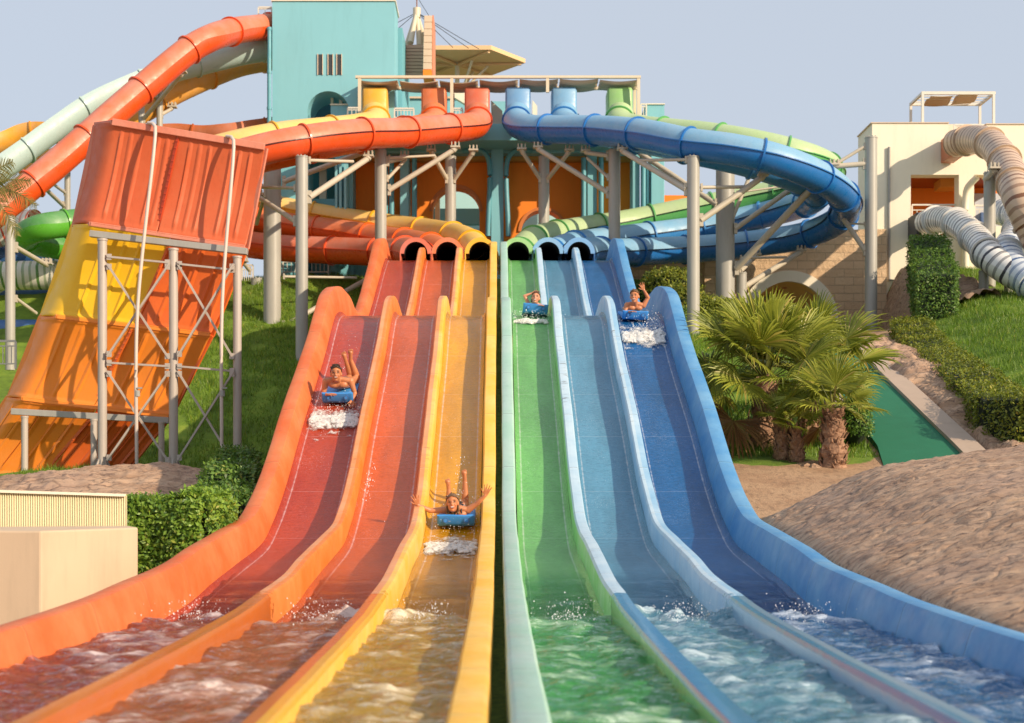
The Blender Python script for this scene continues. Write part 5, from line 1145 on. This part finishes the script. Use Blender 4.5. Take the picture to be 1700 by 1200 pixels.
def palm(label, base, h, r0, r1, nf, R, stalk, seed, up_bias=.35, dead=4, lean=(0, 0), elr=82):
    r = random.Random(seed); root = thing('fan_palm', label, 'palm tree', base, None); base = Vector(base)
    top = base + Vector((lean[0], lean[1], h)); mb = MB(); n = 14; rings = []
    for j in range(15):
        v = j / 14; c = base.lerp(top, v) - Vector((0, 0, .15 * (1 - v))); rr = r0 + (r1 - r0) * v + .02 * math.sin(v * 20)
        for i in range(n): a = 2 * PI * i / n; rings.append(c + Vector((math.cos(a), math.sin(a), 0)) * rr * (1 + .08 * r.gauss(0, 1)))
    mb.grid(rings, n, 15, closed_u=True)
    for _ in range(int(190 * h / .9)):     # old leaf bases
        v = r.random(); a = r.random() * 2 * PI; d = Vector((math.cos(a), math.sin(a), 0)); rr = r0 + (r1 - r0) * v; p = base.lerp(top, v) + d * rr * .9
        s = Vector((-d.y, d.x, 0)); L = r.uniform(.07, .15); w = r.uniform(.025, .05); o = d * r.uniform(.03, .09) + Vector((0, 0, L)) + s * r.gauss(0, .03)
        mb.add([p - s * w, p + s * w, p + o + s * w * .35, p + o - s * w * .35, p + d * .03 + Vector((0, 0, .02))], [(0, 1, 2, 3), (0, 4, 1), (0, 3, 4), (1, 4, 2), (2, 4, 3)])
    mb.build('trunk', M_trunk, root, 30)
    vs, fs, vp, fp, vd, fd = [], [], [], [], [], []
    for k in range(nf + dead):
        a = k * 2.399 + r.gauss(0, .2); el = math.radians(80 - elr * ((k + .5) / nf) ** .9 + r.gauss(0, 6)) if k < nf else math.radians(r.uniform(-45, -25))
        d = Vector((math.cos(a) * math.cos(el), math.sin(a) * math.cos(el), math.sin(el))).normalized(); st = stalk * r.uniform(.8, 1.15)
        hub = top + d * st + Vector((0, 0, -.10 * st * max(0, math.cos(el)))); w = Vector((-math.sin(a), math.cos(a), 0)) * .012; i = len(vp)
        q0 = top + d * .04; vp += [q0 - w * 1.6, q0 + w * 1.6, hub + w, hub - w, q0 + Vector((0, 0, .02)), hub + Vector((0, 0, .012))]; fp += [(i, i + 1, i + 2, i + 3), (i + 4, i + 1, i + 2, i + 5), (i, i + 4, i + 5, i + 3)]
        up = (Vector((0, 0, 1)) + Vector((math.cos(a), math.sin(a), 0)) * -.6 * math.sin(el) + Vector((r.gauss(0, .25), r.gauss(0, .25) - .75, .1)))
        dd = (d + Vector((0, 0, -.18))).normalized(); tgt = (vs, fs) if k < nf else (vd, fd)
        fan(tgt[0], tgt[1], hub, dd, up, R * r.uniform(.82, 1.12), r)
    mb = MB(); mb.add(vs, fs); mb.cur = 1; mb.add(vp, fp); mb.build('crown', [M_frond, M_pet], root)
    if vd: mb = MB(); mb.add(vd, fd); mb.build('dry_fronds', M_dead, root)
    return root
palm('largest fan palm, its dark trunk leftmost of the group', at(1264, 772, 25.2), 1.45, .21, .19, 32, .90, .94, 5, dead=2, lean=(.10, .1))
palm('fan palm whose crown rises behind the largest one', at(1345, 770, 26.6), 1.6, .16, .15, 20, .88, .92, 6, dead=0, lean=(-.05, 0))
palm('fan palm with scaly red-brown trunk at the right of the group', at(1383, 778, 23.6), .98, .23, .15, 14, .55, .46, 7, elr=78, dead=1)
palm('pale slim trunk second from the left in the palm group', at(1299, 772, 24.2), .72, .125, .12, 8, .40, .34, 8, elr=70, dead=0)
palm('short slim palm between the pale trunk and the right palm', at(1322, 774, 24.0), .62, .105, .10, 8, .38, .30, 9, elr=70, dead=0)
# feather palm frond ends at the left edge
root = thing('date_palm', 'feathery palm frond tips reaching in at the left edge', 'palm tree', at(-60, 640, 33))
mb = MB(); b_, t_ = at(-70, 640, 33), at(-62, 330, 33); mb.cyl(b_ - Vector((0, 0, .5)), t_, .16, .13, n=12); mb.build('trunk', M_trunk, root, 40)
vs, fs = [], []; r = random.Random(4)
for (tip, sag) in (((62, 342), .30), ((52, 300), .16), ((22, 268), .10), ((30, 392), .45)):
    A = t_; B = at(tip[0], tip[1], 32.6); pth = catmull([A, A.lerp(B, .35) + Vector((0, 0, sag)), A.lerp(B, .7) + Vector((0, 0, sag * .9)), B], .03)
    for i in range(8, len(pth) - 1):
        d = (pth[i + 1] - pth[i - 1]).normalized(); v = i / len(pth); L = .42 * math.sin(PI * min(.97, v * .8 + .18)) + .06
        for sgn in (-1, 1):
            s = d.cross(Vector((0, 1, .2))).normalized() * sgn; e = (s * .8 + d * .7 + Vector((0, r.gauss(0, .25), -.25 + r.gauss(0, .1)))).normalized(); p = pth[i]; w = d * .012; k = len(vs)
            vs += [p - w, p + w, p + e * L * .6 + w * .8, p + e * L + Vector((0, 0, -.05)), p + e * L * .6 - w * .8]; fs += [(k, k + 1, k + 2, k + 3, k + 4)]
        k = len(vs); q = Vector((0, 0, .012)); vs += [pth[i - 1] - q, pth[i] - q, pth[i] + q, pth[i - 1] + q]; fs += [(k, k + 1, k + 2, k + 3)]
mb = MB(); mb.add(vs, fs); mb.build('crown', leafy('date_leaf', (.14, .15, .03), (.40, .34, .09), (.55, .36, .12)), root)
# ---- grass
M_grass = leafy('grass_blades', (0.07, 0.14, 0.012), (0.22, 0.37, 0.022), (0.60, 0.52, 0.09))
def grass(label, boxes, n, seed):
    r = np.random.default_rng(seed); vs, fs = [], []
    ar = np.array([(b[1] - b[0]) * (b[3] - b[2]) for b in boxes]); ar = ar / ar.sum()
    for b, a in zip(boxes, ar):
        m = int(n * a); X = r.uniform(b[0], b[1], m); Y = r.uniform(b[2], b[3], m); gm = grass_mask(X, Y); keep = (gm > .5) & (fbm(X * .8, Y * .8, 6, 3) > -.55)
        X, Y = X[keep], Y[keep]; Z = terrain(X, Y); h = r.uniform(.06, .17, len(X)) * (1 + .7 * pnoise(X * .9, Y * .9, 12)); an = r.uniform(0, 2 * PI, len(X)); lx = r.normal(0, .05, len(X)); ly = r.normal(0, .05, len(X))
        w = .009
        for i in range(len(X)):
            k = len(vs); c, s = math.cos(an[i]) * w, math.sin(an[i]) * w
            vs += [(X[i] - c, Y[i] - s, Z[i] - .02), (X[i] + c, Y[i] + s, Z[i] - .02), (X[i] + lx[i], Y[i] + ly[i], Z[i] + h[i])]; fs.append((k, k + 1, k + 2))
    mb = MB(); mb.v = vs; mb.f = fs; mb.mi = [0] * len(fs); o = mb.build('grass', M_grass); return tag(o, label, None, None, 'stuff')
grass('uncut green grass on the left bank', [(-9.5, -3.3, 26.5, 34), (-10.5, -2.8, 34, 49)], 90000, 1)
grass('grass on the right bank and behind the palms', [(3.2, 6.6, 24.4, 34), (3.2, 7.5, 34, 44), (9.2, 17.5, 26, 36), (10.5, 20, 36, 48)], 120000, 2)
# ---- a few stones
r = random.Random(9)
for k, (px, py, Y) in enumerate(((1338, 776, 23.6), (1352, 778, 23.5), (1486, 622, 36.5), (1500, 650, 34), (1560, 690, 30))):
    mb = MB(); mb.ellipsoid(at(px, py, Y), (.11, .10, .07), 9, 6); mb.v = [tuple(Vector(v) + Vector((r.gauss(0, .012), r.gauss(0, .012), r.gauss(0, .012)))) for v in mb.v]
    tag(mb.build('stone', M_rock, None, 30), ['pale stone lying left of the right palm trunk', 'stone touching the base of the right palm trunk', 'stone high beside the kerb below the grey column', 'stone halfway along the kerb', 'low stone between kerb and long hedge'][k], 'stone', None, 'thing')
# ================================================================ riders and mats
def cap_mb(mb, a, b, r0, r1, n=16):
    a = Vector(a); b = Vector(b); d = (b - a); q = d.to_track_quat('Z', 'Y').to_matrix(); L = d.length; vs = []; m = 6; rows = []
    for j in range(m + 1): t = -PI / 2 + PI / 2 * j / m; rows.append((r0 * math.cos(t), r0 * math.sin(t)))
    for j in range(m + 1): t = PI / 2 * j / m; rows.append((r1 * math.cos(t), L + r1 * math.sin(t)))
    for rr, z in rows:
        for i in range(n): an = 2 * PI * i / n; vs.append(a + q @ Vector((max(rr, 1e-4) * math.cos(an), max(rr, 1e-4) * math.sin(an), z)))
    k = len(rows); fs = [(j * n + i, j * n + (i + 1) % n, (j + 1) * n + (i + 1) % n, (j + 1) * n + i) for j in range(k - 1) for i in range(n)]
    fs += [tuple(range(n - 1, -1, -1)), tuple((k - 1) * n + i for i in range(n))]
    mb.add(vs, fs)
def fuse(mb, voxel, sm=6):
    me = bpy.data.meshes.new('tmp'); me.from_pydata(mb.v, [], mb.f); o = bpy.data.objects.new('tmp', me); COL.objects.link(o)
    m = o.modifiers.new('r', 'REMESH'); m.mode = 'VOXEL'; m.voxel_size = voxel; m.use_smooth_shade = True
    s = o.modifiers.new('s', 'SMOOTH'); s.factor = .5; s.iterations = sm
    dg = bpy.context.evaluated_depsgraph_get(); ev = bpy.data.meshes.new_from_object(o.evaluated_get(dg)); bpy.data.objects.remove(o); bpy.data.meshes.remove(me)
    v = [tuple(x.co) for x in ev.vertices]; f = [tuple(p.vertices) for p in ev.polygons]; bpy.data.meshes.remove(ev); return v, f
def hand(mb, w, palm_dir, fing_dir, thumb_side, s=1.0, curl=.15, spread=.34):
    """palm facing palm_dir, four unequal fingers along fing_dir, thumb from the side of the palm"""
    w = Vector(w); f = Vector(fing_dir).normalized(); n = Vector(palm_dir).normalized(); n = (n - f * n.dot(f)).normalized(); t = f.cross(n).normalized() * thumb_side
    for k in (-1, -.33, .33, 1): cap_mb(mb, w + t * .012 * k * s, w + (f * .082 + t * .034 * k) * s, .0135 * s, .0125 * s)
    for k, L in ((.95, .072), (.33, .086), (-.33, .080), (-.95, .060)):
        b = w + (f * .085 + t * .036 * k) * s; d1 = (f + t * spread * k + n * curl).normalized(); m_ = b + d1 * L * .52 * s; d2 = (d1 + n * curl * 1.5).normalized()
        cap_mb(mb, b, m_, .0098 * s, .0088 * s, 10); cap_mb(mb, m_, m_ + d2 * L * .48 * s, .0088 * s, .0072 * s, 10)
    b = w + (f * .025 + t * .030) * s; m_ = b + (t * .75 + f * .55).normalized() * .040 * s; cap_mb(mb, b, m_, .0125 * s, .0105 * s, 10); cap_mb(mb, m_, m_ + (t * .45 + f * .8 + n * .15).normalized() * .036 * s, .0105 * s, .008 * s, 10)
M_skin = attr_mat('sunlit_skin', .42, .12); M_hair = {}
def hairm(c):
    t = NT('hair'); cc = t.mix(t.noise(60, 4, .7, stretch=(1, 1, .25)), mul(c, .4), mul(c, 1.6)); return t.fin(cc, .45, t.bump(t.noise(90, 3, stretch=(1, 1, .2)), .5, .006))
M_mat = plastic('blue_foam_mat', (0.045, 0.26, 0.66), (0.10, 0.36, 0.72), .3, .45, None, .12); M_matd = plastic('blue_mat_dark', (0.02, 0.12, 0.36), rough=.5)
def frame_at(px, py, lane_lo=12.4, lane_hi=26.6, roll=0.0, pitch=0.0, lift=0.0):
    Y = floor_Y(py, lane_lo, lane_hi); z = float(floor_z(Y)); s = (float(floor_z(Y + .5)) - float(floor_z(Y - .1))) / .6; th = math.atan(s) - pitch; z += lift
    O = Vector(((px - CX) * Y / F, Y, z)); M = Matrix(((1, 0, 0), (0, math.cos(th), -math.sin(th)), (0, math.sin(th), math.cos(th))))
    return O, M @ Matrix.Rotation(roll, 3, 'Y')
def rider(px, py, spec, label, mat_label, width=.49, roll=0.0, lip=.15, hi=26.6, pitch=.09, lift=.05):
    O, M = frame_at(px, py, 12.4, hi, roll, pitch, lift); T = lambda p: O + M @ Vector(p)
    # ---- mat: swept side profile with a curled front lip
    root = thing('slide_mat', mat_label, 'slide mat', O); root['group'] = 'blue foam slide mats under the riders'
    prof = [(1.02, .02), (.5, .018), (.16, .02), (.06, .015), (.01, .02), (-.03, .06), (-.05, lip), (-.015, lip + .012), (.01, lip - .01), (.03, lip * .72), (.085, .085), (.2, .066), (.5, .064), (1.02, .062)]
    xs = [-width / 2, -width / 2 + .012, -width / 2 + .04, -width / 4, 0, width / 4, width / 2 - .04, width / 2 - .012, width / 2]; mb = MB(); pts = []; n = len(prof); cy = [(prof[i][0] + prof[n - 1 - i][0]) / 2 for i in range(n)]; cz = [(prof[i][1] + prof[n - 1 - i][1]) / 2 for i in range(n)]
    for x in xs:
        e = 1 if abs(x) < width / 2 - .011 else (.8 if abs(x) < width / 2 - .001 else .45)
        for i, (y, z) in enumerate(prof):
            pts.append(T((x, cy[i] + (y - cy[i]) * e, cz[i] + (z - cz[i]) * e + .004 * math.sin(x * 40 + y * 9))))
    mb.grid(pts, n, len(xs), closed_u=True); mb.f.append(tuple(range(n))); mb.mi.append(0); mb.f.append(tuple((len(xs) - 1) * n + i for i in range(n - 1, -1, -1))); mb.mi.append(0)
    mb.build('mat_body', M_mat, root, 50)
    for sx in (-.13, .14):
        c = T((sx, -.050, lip * .66)); m2 = ring(c, M @ Vector((.0, -1, .18)), .024, .036, .016, 20); m2.build('handle', M_matd, root, 60)
        m2 = MB(); m2.cyl(c + M @ Vector((0, .004, 0)), c + M @ Vector((0, -.004, 0)), .022, n=16); m2.build('handle_hole', M_mat, root, 60)
    # ---- body
    s = spec['s']; mb = MB(); E = lambda p: Vector(p)
    sh = [E(spec['sh'][0]), E(spec['sh'][1])]; ch = (sh[0] + sh[1]) / 2; pel = E(spec['pelvis']); mid = ch.lerp(pel, .5)
    wch = spec.get('wch', .145) * s
    for k in range(8):
        v = k / 7; c = (ch + Vector((0, .05, -.045 * s))).lerp(pel, v); w = wch * (1.0 - .25 * math.sin(PI * v)) * (1 - .04 * v); d = .105 * s * (1 - .22 * v)
        mb.ellipsoid(c, (w, .12 * s, d), 18, 10)
    for x in (-1, 1): mb.ellipsoid(ch + Vector((x * .075 * s, -.02, -.055 * s)), (.085 * s, .06 * s, .06 * s), 14, 8)
    hd = E(spec['head']); nk = ch + Vector((0, -.015, .02 * s)); fdir = E(spec['look']).normalized(); rt = fdir.cross(Vector((0, .3, 1))).normalized() * -1; rt = Vector((1, 0, 0)) if abs(rt.x) < .3 else rt
    if rt.x < 0: rt = -rt
    rt = (rt - fdir * rt.dot(fdir)).normalized(); up = rt.cross(fdir).normalized()
    if up.z < 0: up = -up
    tilt = spec.get('tilt', 0); R_ = Matrix.Rotation(tilt, 3, fdir); rt = R_ @ rt; up = R_ @ up
    hs = spec.get('hs', s); Hq = lambda x, f, u: hd + (rt * x + fdir * f + up * u) * hs; RM = Matrix((rt, fdir, up)).transposed()
    cap_mb(mb, nk, Hq(0, -.02, -.05), .060 * s, .052 * s)
    for x in (-1, 1): cap_mb(mb, sh[0 if x < 0 else 1], nk + Vector((x * .03, 0, .02)), .052 * s, .045 * s)
    mb.ellipsoid(Hq(0, -.008, .028), (.072 * hs, .092 * hs, .088 * hs), 22, 16, RM); mb.ellipsoid(Hq(0, .014, -.028), (.058 * hs, .066 * hs, .080 * hs), 20, 14, RM); mb.ellipsoid(Hq(0, .045, -.082), (.028 * hs, .028 * hs, .024 * hs), 12, 8, RM)
    cap_mb(mb, Hq(0, .078, .018), Hq(0, .098, -.020), .009 * hs, .014 * hs, 10)
    for x in (-1, 1):
        mb.ellipsoid(Hq(x * .034, .060, -.022), (.022 * hs, .018 * hs, .020 * hs), 10, 8, RM); mb.ellipsoid(Hq(x * .030, .074, .034), (.024 * hs, .010 * hs, .010 * hs), 10, 6, RM)
        mb.ellipsoid(Hq(x * .072, -.012, .000), (.012 * hs, .020 * hs, .030 * hs), 10, 8, RM)
    cap_mb(mb, Hq(-.018, .076, -.046), Hq(.018, .076, -.046), .010 * hs, .010 * hs, 8); cap_mb(mb, Hq(-.014, .076, -.060), Hq(.014, .076, -.060), .010 * hs, .010 * hs, 8)
    for x, (el, wr, fd, pd, ts) in zip((0, 1), spec['arms']):
        el, wr = E(el), E(wr); cap_mb(mb, sh[x], sh[x].lerp(el, .5), .058 * s, .047 * s); cap_mb(mb, sh[x].lerp(el, .45), el, .048 * s, .038 * s); cap_mb(mb, el, el.lerp(wr, .45), .040 * s, .036 * s); cap_mb(mb, el.lerp(wr, .4), wr, .036 * s, .025 * s); hand(mb, wr, pd, fd, ts, s * 1.08, spec.get('curl', .15))
    for x, (kn, an, toe) in zip((0, 1), spec['legs']):
        kn, an, toe = E(kn), E(an), E(toe); hip = pel + Vector(((-1 if x == 0 else 1) * .085 * s, .02, 0)); cap_mb(mb, hip, kn, .088 * s, .056 * s); cap_mb(mb, kn, kn.lerp(an, .4), .056 * s, .054 * s); cap_mb(mb, kn.lerp(an, .35), an, .054 * s, .034 * s)
        d = (toe - an); side = d.cross(Vector((0, 1, 0))).normalized() if abs(d.normalized().y) < .95 else Vector((1, 0, 0)); heel = an - d.normalized() * .02 * s
        cap_mb(mb, heel, an.lerp(toe, .7), .034 * s, .034 * s, 12)
        for k in range(5): o_ = side * (k - 2) * .016 * s; cap_mb(mb, an.lerp(toe, .65) + o_, toe + o_ - d * (.03 * abs(k - 1)), .014 * s, .0105 * s, 8)
    v, f = fuse(mb, spec.get('voxel', .0052), 4)
    A = np.array(v); rel = (A - np.array(hd)) @ np.array([rt, fdir, up]).T / hs; base = np.array(spec['skin']); colr = np.tile(base, (len(A), 1))
    n_ = pnoise(A[:, 0] * 7 + 3, A[:, 1] * 7 + A[:, 2] * 5, 3)[:, None]; colr *= (1 + .16 * n_)
    def blot(c, x, u, rx, ru, k=1.0, fmin=.03):
        dd = ((rel[:, 0] - x) / rx) ** 2 + ((rel[:, 2] - u) / ru) ** 2; w = np.clip(1.5 - dd, 0, 1) * (rel[:, 1] > fmin) * (np.abs(rel[:, 2]) < .16) * k; colr[:] = colr * (1 - w[:, None]) + np.array(c) * w[:, None]
    for x in (-1, 1):
        blot(base * .55, x * .030, .016, .024, .017, .8); blot((.80, .75, .70), x * .030, .014, .013, .0045, .5); blot((.03, .02, .015), x * .030, .014, .0105, .0068, .98); blot(spec['hair'], x * .031, .038, .020, .0058, .9); blot(base * np.array((1.15, .85, .8)), x * .042, -.022, .018, .014, .5)
    mo = spec.get('mouth', .8); blot((.42, .09, .07), 0, -.053, .029, .013, .9); blot((.02, .008, .008), 0, -.054, .022, .0085 * mo, .9); blot((.86, .84, .80), 0, -.0495, .021, .0050, .95); blot(base * .6, 0, -.026, .014, .004, .5)
    if spec.get('stubble'): blot(base * .6, 0, -.075, .06, .035, .45); blot(base * .55, 0, -.038, .03, .006, .5)
    pr_ = thing('person', label, 'person', O)
    m_ = MB(); m_.v = [tuple(T(p)) for p in v]; m_.f = f; m_.mi = [0] * len(f); body = m_.build('body', M_skin, pr_, 180, attrs={'col': np.clip(colr, 0, 1)})
    # ---- hair: a displaced shell over the skull, open at the face
    r = random.Random(spec['seed']); mb = MB(); nu, nv = 34, 24; pts = []; ok = []
    for j in range(nv + 1):
        a = PI * j / nv * (spec.get('hair_down', .66))
        for i in range(nu):
            b = 2 * PI * i / nu; d = Vector((math.sin(a) * math.cos(b), math.sin(a) * math.sin(b), math.cos(a))); k = 1.10 + spec.get('ruff', .05) * float(pnoise(d.x * 5 + spec['seed'], d.y * 5 + d.z * 6)) + spec.get('ruff', .05) * .5 * r.gauss(0, .4)
            q = Hq(d.x * .074 * k, -.008 + d.y * .094 * k, .030 + d.z * .090 * k); pts.append(T(q)); ok.append(not (d.y > .12 and d.z < spec.get('hairline', .62) - .35 * abs(d.x)))
    for j in range(nv):
        for i in range(nu):
            q = (j * nu + i, (j + 1) * nu + i, (j + 1) * nu + (i + 1) % nu, j * nu + (i + 1) % nu)
            if all(ok[x] for x in q): mb.f.append(q); mb.mi.append(0)
    mb.v = [tuple(p) for p in pts]
    for (a, b, r0, r1) in spec.get('locks', []): cap_mb(mb, T(Hq(*a)), T(Hq(*b)), r0 * hs, r1 * hs, 10)
    for _ in range(spec.get('tufts', 60)):
        a = r.uniform(0, 1.15); b = r.uniform(0, 2 * PI); d = Vector((math.sin(a) * math.cos(b), math.sin(a) * math.sin(b), math.cos(a))); q = Hq(d.x * .078, -.008 + d.y * .098, .030 + d.z * .094)
        if d.y > .3 and d.z < spec.get('hairline', .62): continue
        e = Hq(d.x * .078 + r.gauss(0, .014), -.008 + d.y * .098 + r.gauss(0, .014), .030 + d.z * .094 + r.uniform(0, .022)); cap_mb(mb, T(q), T(e), .013 * hs, .004 * hs, 6)
    hr = mb.build('hair', hairm(spec['hair']), pr_, 180)
    # ---- swimwear
    if spec.get('suit'):
        ms_ = NT('swimwear').fin(spec['suit'], .5)
        if spec.get('strap'):
            for x in (-1, 1):
                mb = MB(); pa = ch + Vector((x * .085 * s, -.075 * s, -.03 * s)); pb = ch + Vector((x * .075 * s, .02, .065 * s)); pc = nk + Vector((x * .05 * s, .05, .05 * s))
                pth = [T(p) for p in catmull([pa, pa.lerp(pb, .5) + Vector((0, -.02, .015)), pb, pc], .02)]; m2, _ = arc_shell(pth, .010 * s, 0, 360, 8); m2.build('strap', ms_, pr_, 60)
        mb = MB()
        for k in range(2): mb.ellipsoid(T(pel + Vector((0, -.03 + .10 * k, .0))), (.150 * s, .10 * s, .105 * s), 18, 10, M)
        mb.build('swim_shorts', ms_, pr_, 180)
    return pr_, T
TAN, TAN2, FAIR = (0.52, 0.20, 0.085), (0.56, 0.22, 0.10), (0.62, 0.29, 0.17)
man = dict(s=.96, hs=1.14, seed=3, pelvis=(.03, .76, .12), sh=[(-.195, .15, .33), (.195, .17, .33)], head=(-.015, .04, .475), look=(.05, -.86, .34), skin=TAN, hair=(.05, .025, .012), wch=.165,
    arms=[((-.235, .12, .14), (-.17, -.04, .17), (.5, -.3, .1), (0, 0, -1), 1), ((.255, .14, .14), (.235, .02, .06), (-.1, -.6, -.2), (-.6, 0, -.6), 1)],
    legs=[((.10, 1.16, .12), (.04, 1.06, .40), (.00, 1.03, .58)), ((.20, 1.14, .12), (.11, 1.08, .44), (.12, 1.05, .62))], stubble=True, ruff=.07, hairline=.60, tufts=90, mouth=1.1, suit=(.02, .03, .06))
girl = dict(s=.86, hs=1.04, seed=5, pelvis=(0, .66, .10), sh=[(-.15, .13, .20), (.15, .14, .20)], head=(-.045, .02, .315), look=(-.02, -.9, .30), skin=(0.55, 0.21, 0.09), hair=(.16, .085, .035), wch=.13, tilt=.05,
    arms=[((-.34, .10, .205), (-.50, .06, .285), (-.25, -.1, .95), (.1, -1, .1), -1), ((.27, .12, .29), (.385, .09, .41), (.28, -.1, .95), (-.1, -1, .1), -1)],
    legs=[((-.12, .94, .10), (-.125, .95, .31), (-.14, .94, .45)), ((.10, .96, .10), (.095, .99, .42), (.085, .97, .57))], hair_down=.74, hairline=.60, ruff=.025, tufts=24, curl=.05,
    locks=[((-.070, -.02, .03), (-.074, -.03, -.10), .018, .009), ((.070, -.02, .03), (.072, -.03, -.09), .018, .009), ((0, -.08, .02), (.0, -.10, -.13), .05, .03), ((-.05, -.05, .0), (-.06, -.05, -.14), .03, .015), ((.05, -.05, .0), (.06, -.05, -.12), .03, .015)], suit=(.015, .015, .02), strap=True)
kid = dict(s=.74, seed=8, pelvis=(.02, .60, .10), sh=[(-.12, .13, .17), (.13, .13, .17)], head=(-.015, .03, .30), look=(-.12, -.86, .26), skin=FAIR, hair=(.09, .04, .018), hs=1.0, wch=.12, tilt=-.04,
    arms=[((-.22, .11, .33), (-.10, .10, .39), (.7, .1, .35), (.6, 0, .2), 1), ((.20, .10, .13), (.15, -.01, .17), (-.5, -.4, .1), (0, 0, -1), 1)],
    legs=[((-.09, .90, .08), (-.08, 1.14, .08), (-.08, 1.26, .08)), ((.10, .90, .08), (.10, 1.14, .08), (.10, 1.26, .08))], hair_down=.74, hairline=.66, ruff=.05, tufts=40,
    locks=[((.0, -.03, .11), (.03, -.05, .15), .03, .018), ((-.06, -.02, .03), (-.066, .0, -.07), .02, .012)], suit=(.02, .04, .09), strap=True)
boy = dict(s=.84, seed=11, pelvis=(.0, .68, .11), sh=[(-.15, .15, .265), (.15, .15, .265)], head=(-.03, .06, .42), look=(-.28, -.86, .24), skin=TAN2, hair=(.15, .075, .03), hs=1.06, wch=.14, tilt=.08,
    arms=[((-.185, .08, .13), (-.12, -.04, .16), (.4, -.4, .1), (0, 0, -1), 1), ((.225, .15, .41), (.13, .08, .55), (-.35, -.05, .75), (0, -1, .2), -1)],
    legs=[((-.09, .98, .09), (-.09, 1.26, .09), (-.09, 1.40, .09)), ((.10, .98, .09), (.10, 1.26, .09), (.10, 1.40, .09))], hairline=.58, ruff=.08, tufts=80, suit=(.03, .06, .14))
rider(561, 676, man, 'tanned short-haired man lying on a mat in the red lane, feet crossed up', 'light blue foam mat under the man in the red lane', .49, lip=.185)
rider(757, 882, girl, 'girl with wet brown hair and both arms spread wide in the yellow lane', 'blue foam mat under the girl in the yellow lane', .49, lip=.165, pitch=.12)
rider(888, 521, kid, 'small laughing girl with tied-up hair at the crest of the green lane', 'tilted blue foam mat under the small girl in the green lane', .46, roll=.10, lip=.19, hi=26.5, pitch=.14)
rider(1054, 537, boy, 'shirtless boy with one hand raised behind his head in the dark blue lane', 'blue foam mat under the boy in the dark blue lane', .46, roll=.05, lip=.17, hi=26.5, pitch=.14)
foam_patch(-2.95, -2.12, 640, 738, 'thin foamy water streaming around the mat in the red lane', 13, .012, .10, .20, .42)
foam_patch(-.95, -.25, 848, 938, 'thin foamy water streaming around the mat in the yellow lane', 15, .012, .10, .20, .42)
foam_patch(2.11, 2.96, 524, 592, 'thin foamy water streaming around the mat in the dark blue lane', 19, .015, .12, .24, .42)
foam_patch(-2.94, -2.12, 668, 724, 'white foam wave pushed up ahead of the man in the red lane', 3, .09)
foam_patch(-.95, -.25, 874, 927, 'white foam wave pushed up ahead of the girl in the yellow lane', 5, .075)
foam_patch(.25, .95, 511, 540, 'white foam roll under the tilted mat in the green lane', 7, .10, .9)
foam_patch(2.11, 2.96, 532, 582, 'broad churned foam ahead of the boy in the dark blue lane', 9, .09, .6)
def near(px, py, sx, sy, up):
    Y = floor_Y(py, 12.4, 26.4); z = float(floor_z(Y)); x0 = (px - CX) * Y / F
    def f(r):
        dy = r.gauss(0, sy); return (x0 + r.gauss(0, sx), Y + dy, float(floor_z(Y + dy)) + .02 + up * r.random() ** 2)
    return f
spray(near(760, 872, .26, .30, .22), 420, 'spray scattered around the girl in the yellow lane', 71, .0022, .006)
spray(near(763, 830, .05, .30, .55), 110, 'water drops flung up behind the raised feet of the girl', 72, .0022, .006)
spray(near(562, 676, .30, .35, .16), 320, 'spray scattered around the man in the red lane', 73, .0025, .0065)
spray(near(570, 640, .16, .9, .10), 160, 'drops trailing behind the man in the red lane', 74, .0022, .006)
spray(near(1075, 545, .26, .30, .22), 380, 'spray scattered around the boy in the dark blue lane', 75, .003, .008)
spray(near(880, 524, .26, .14, .14), 240, 'spray scattered around the small girl in the green lane', 76, .003, .008)
spray(near(613, 806, .03, .25, .08), 60, 'small splash running down the orange lane', 77, .003, .008)
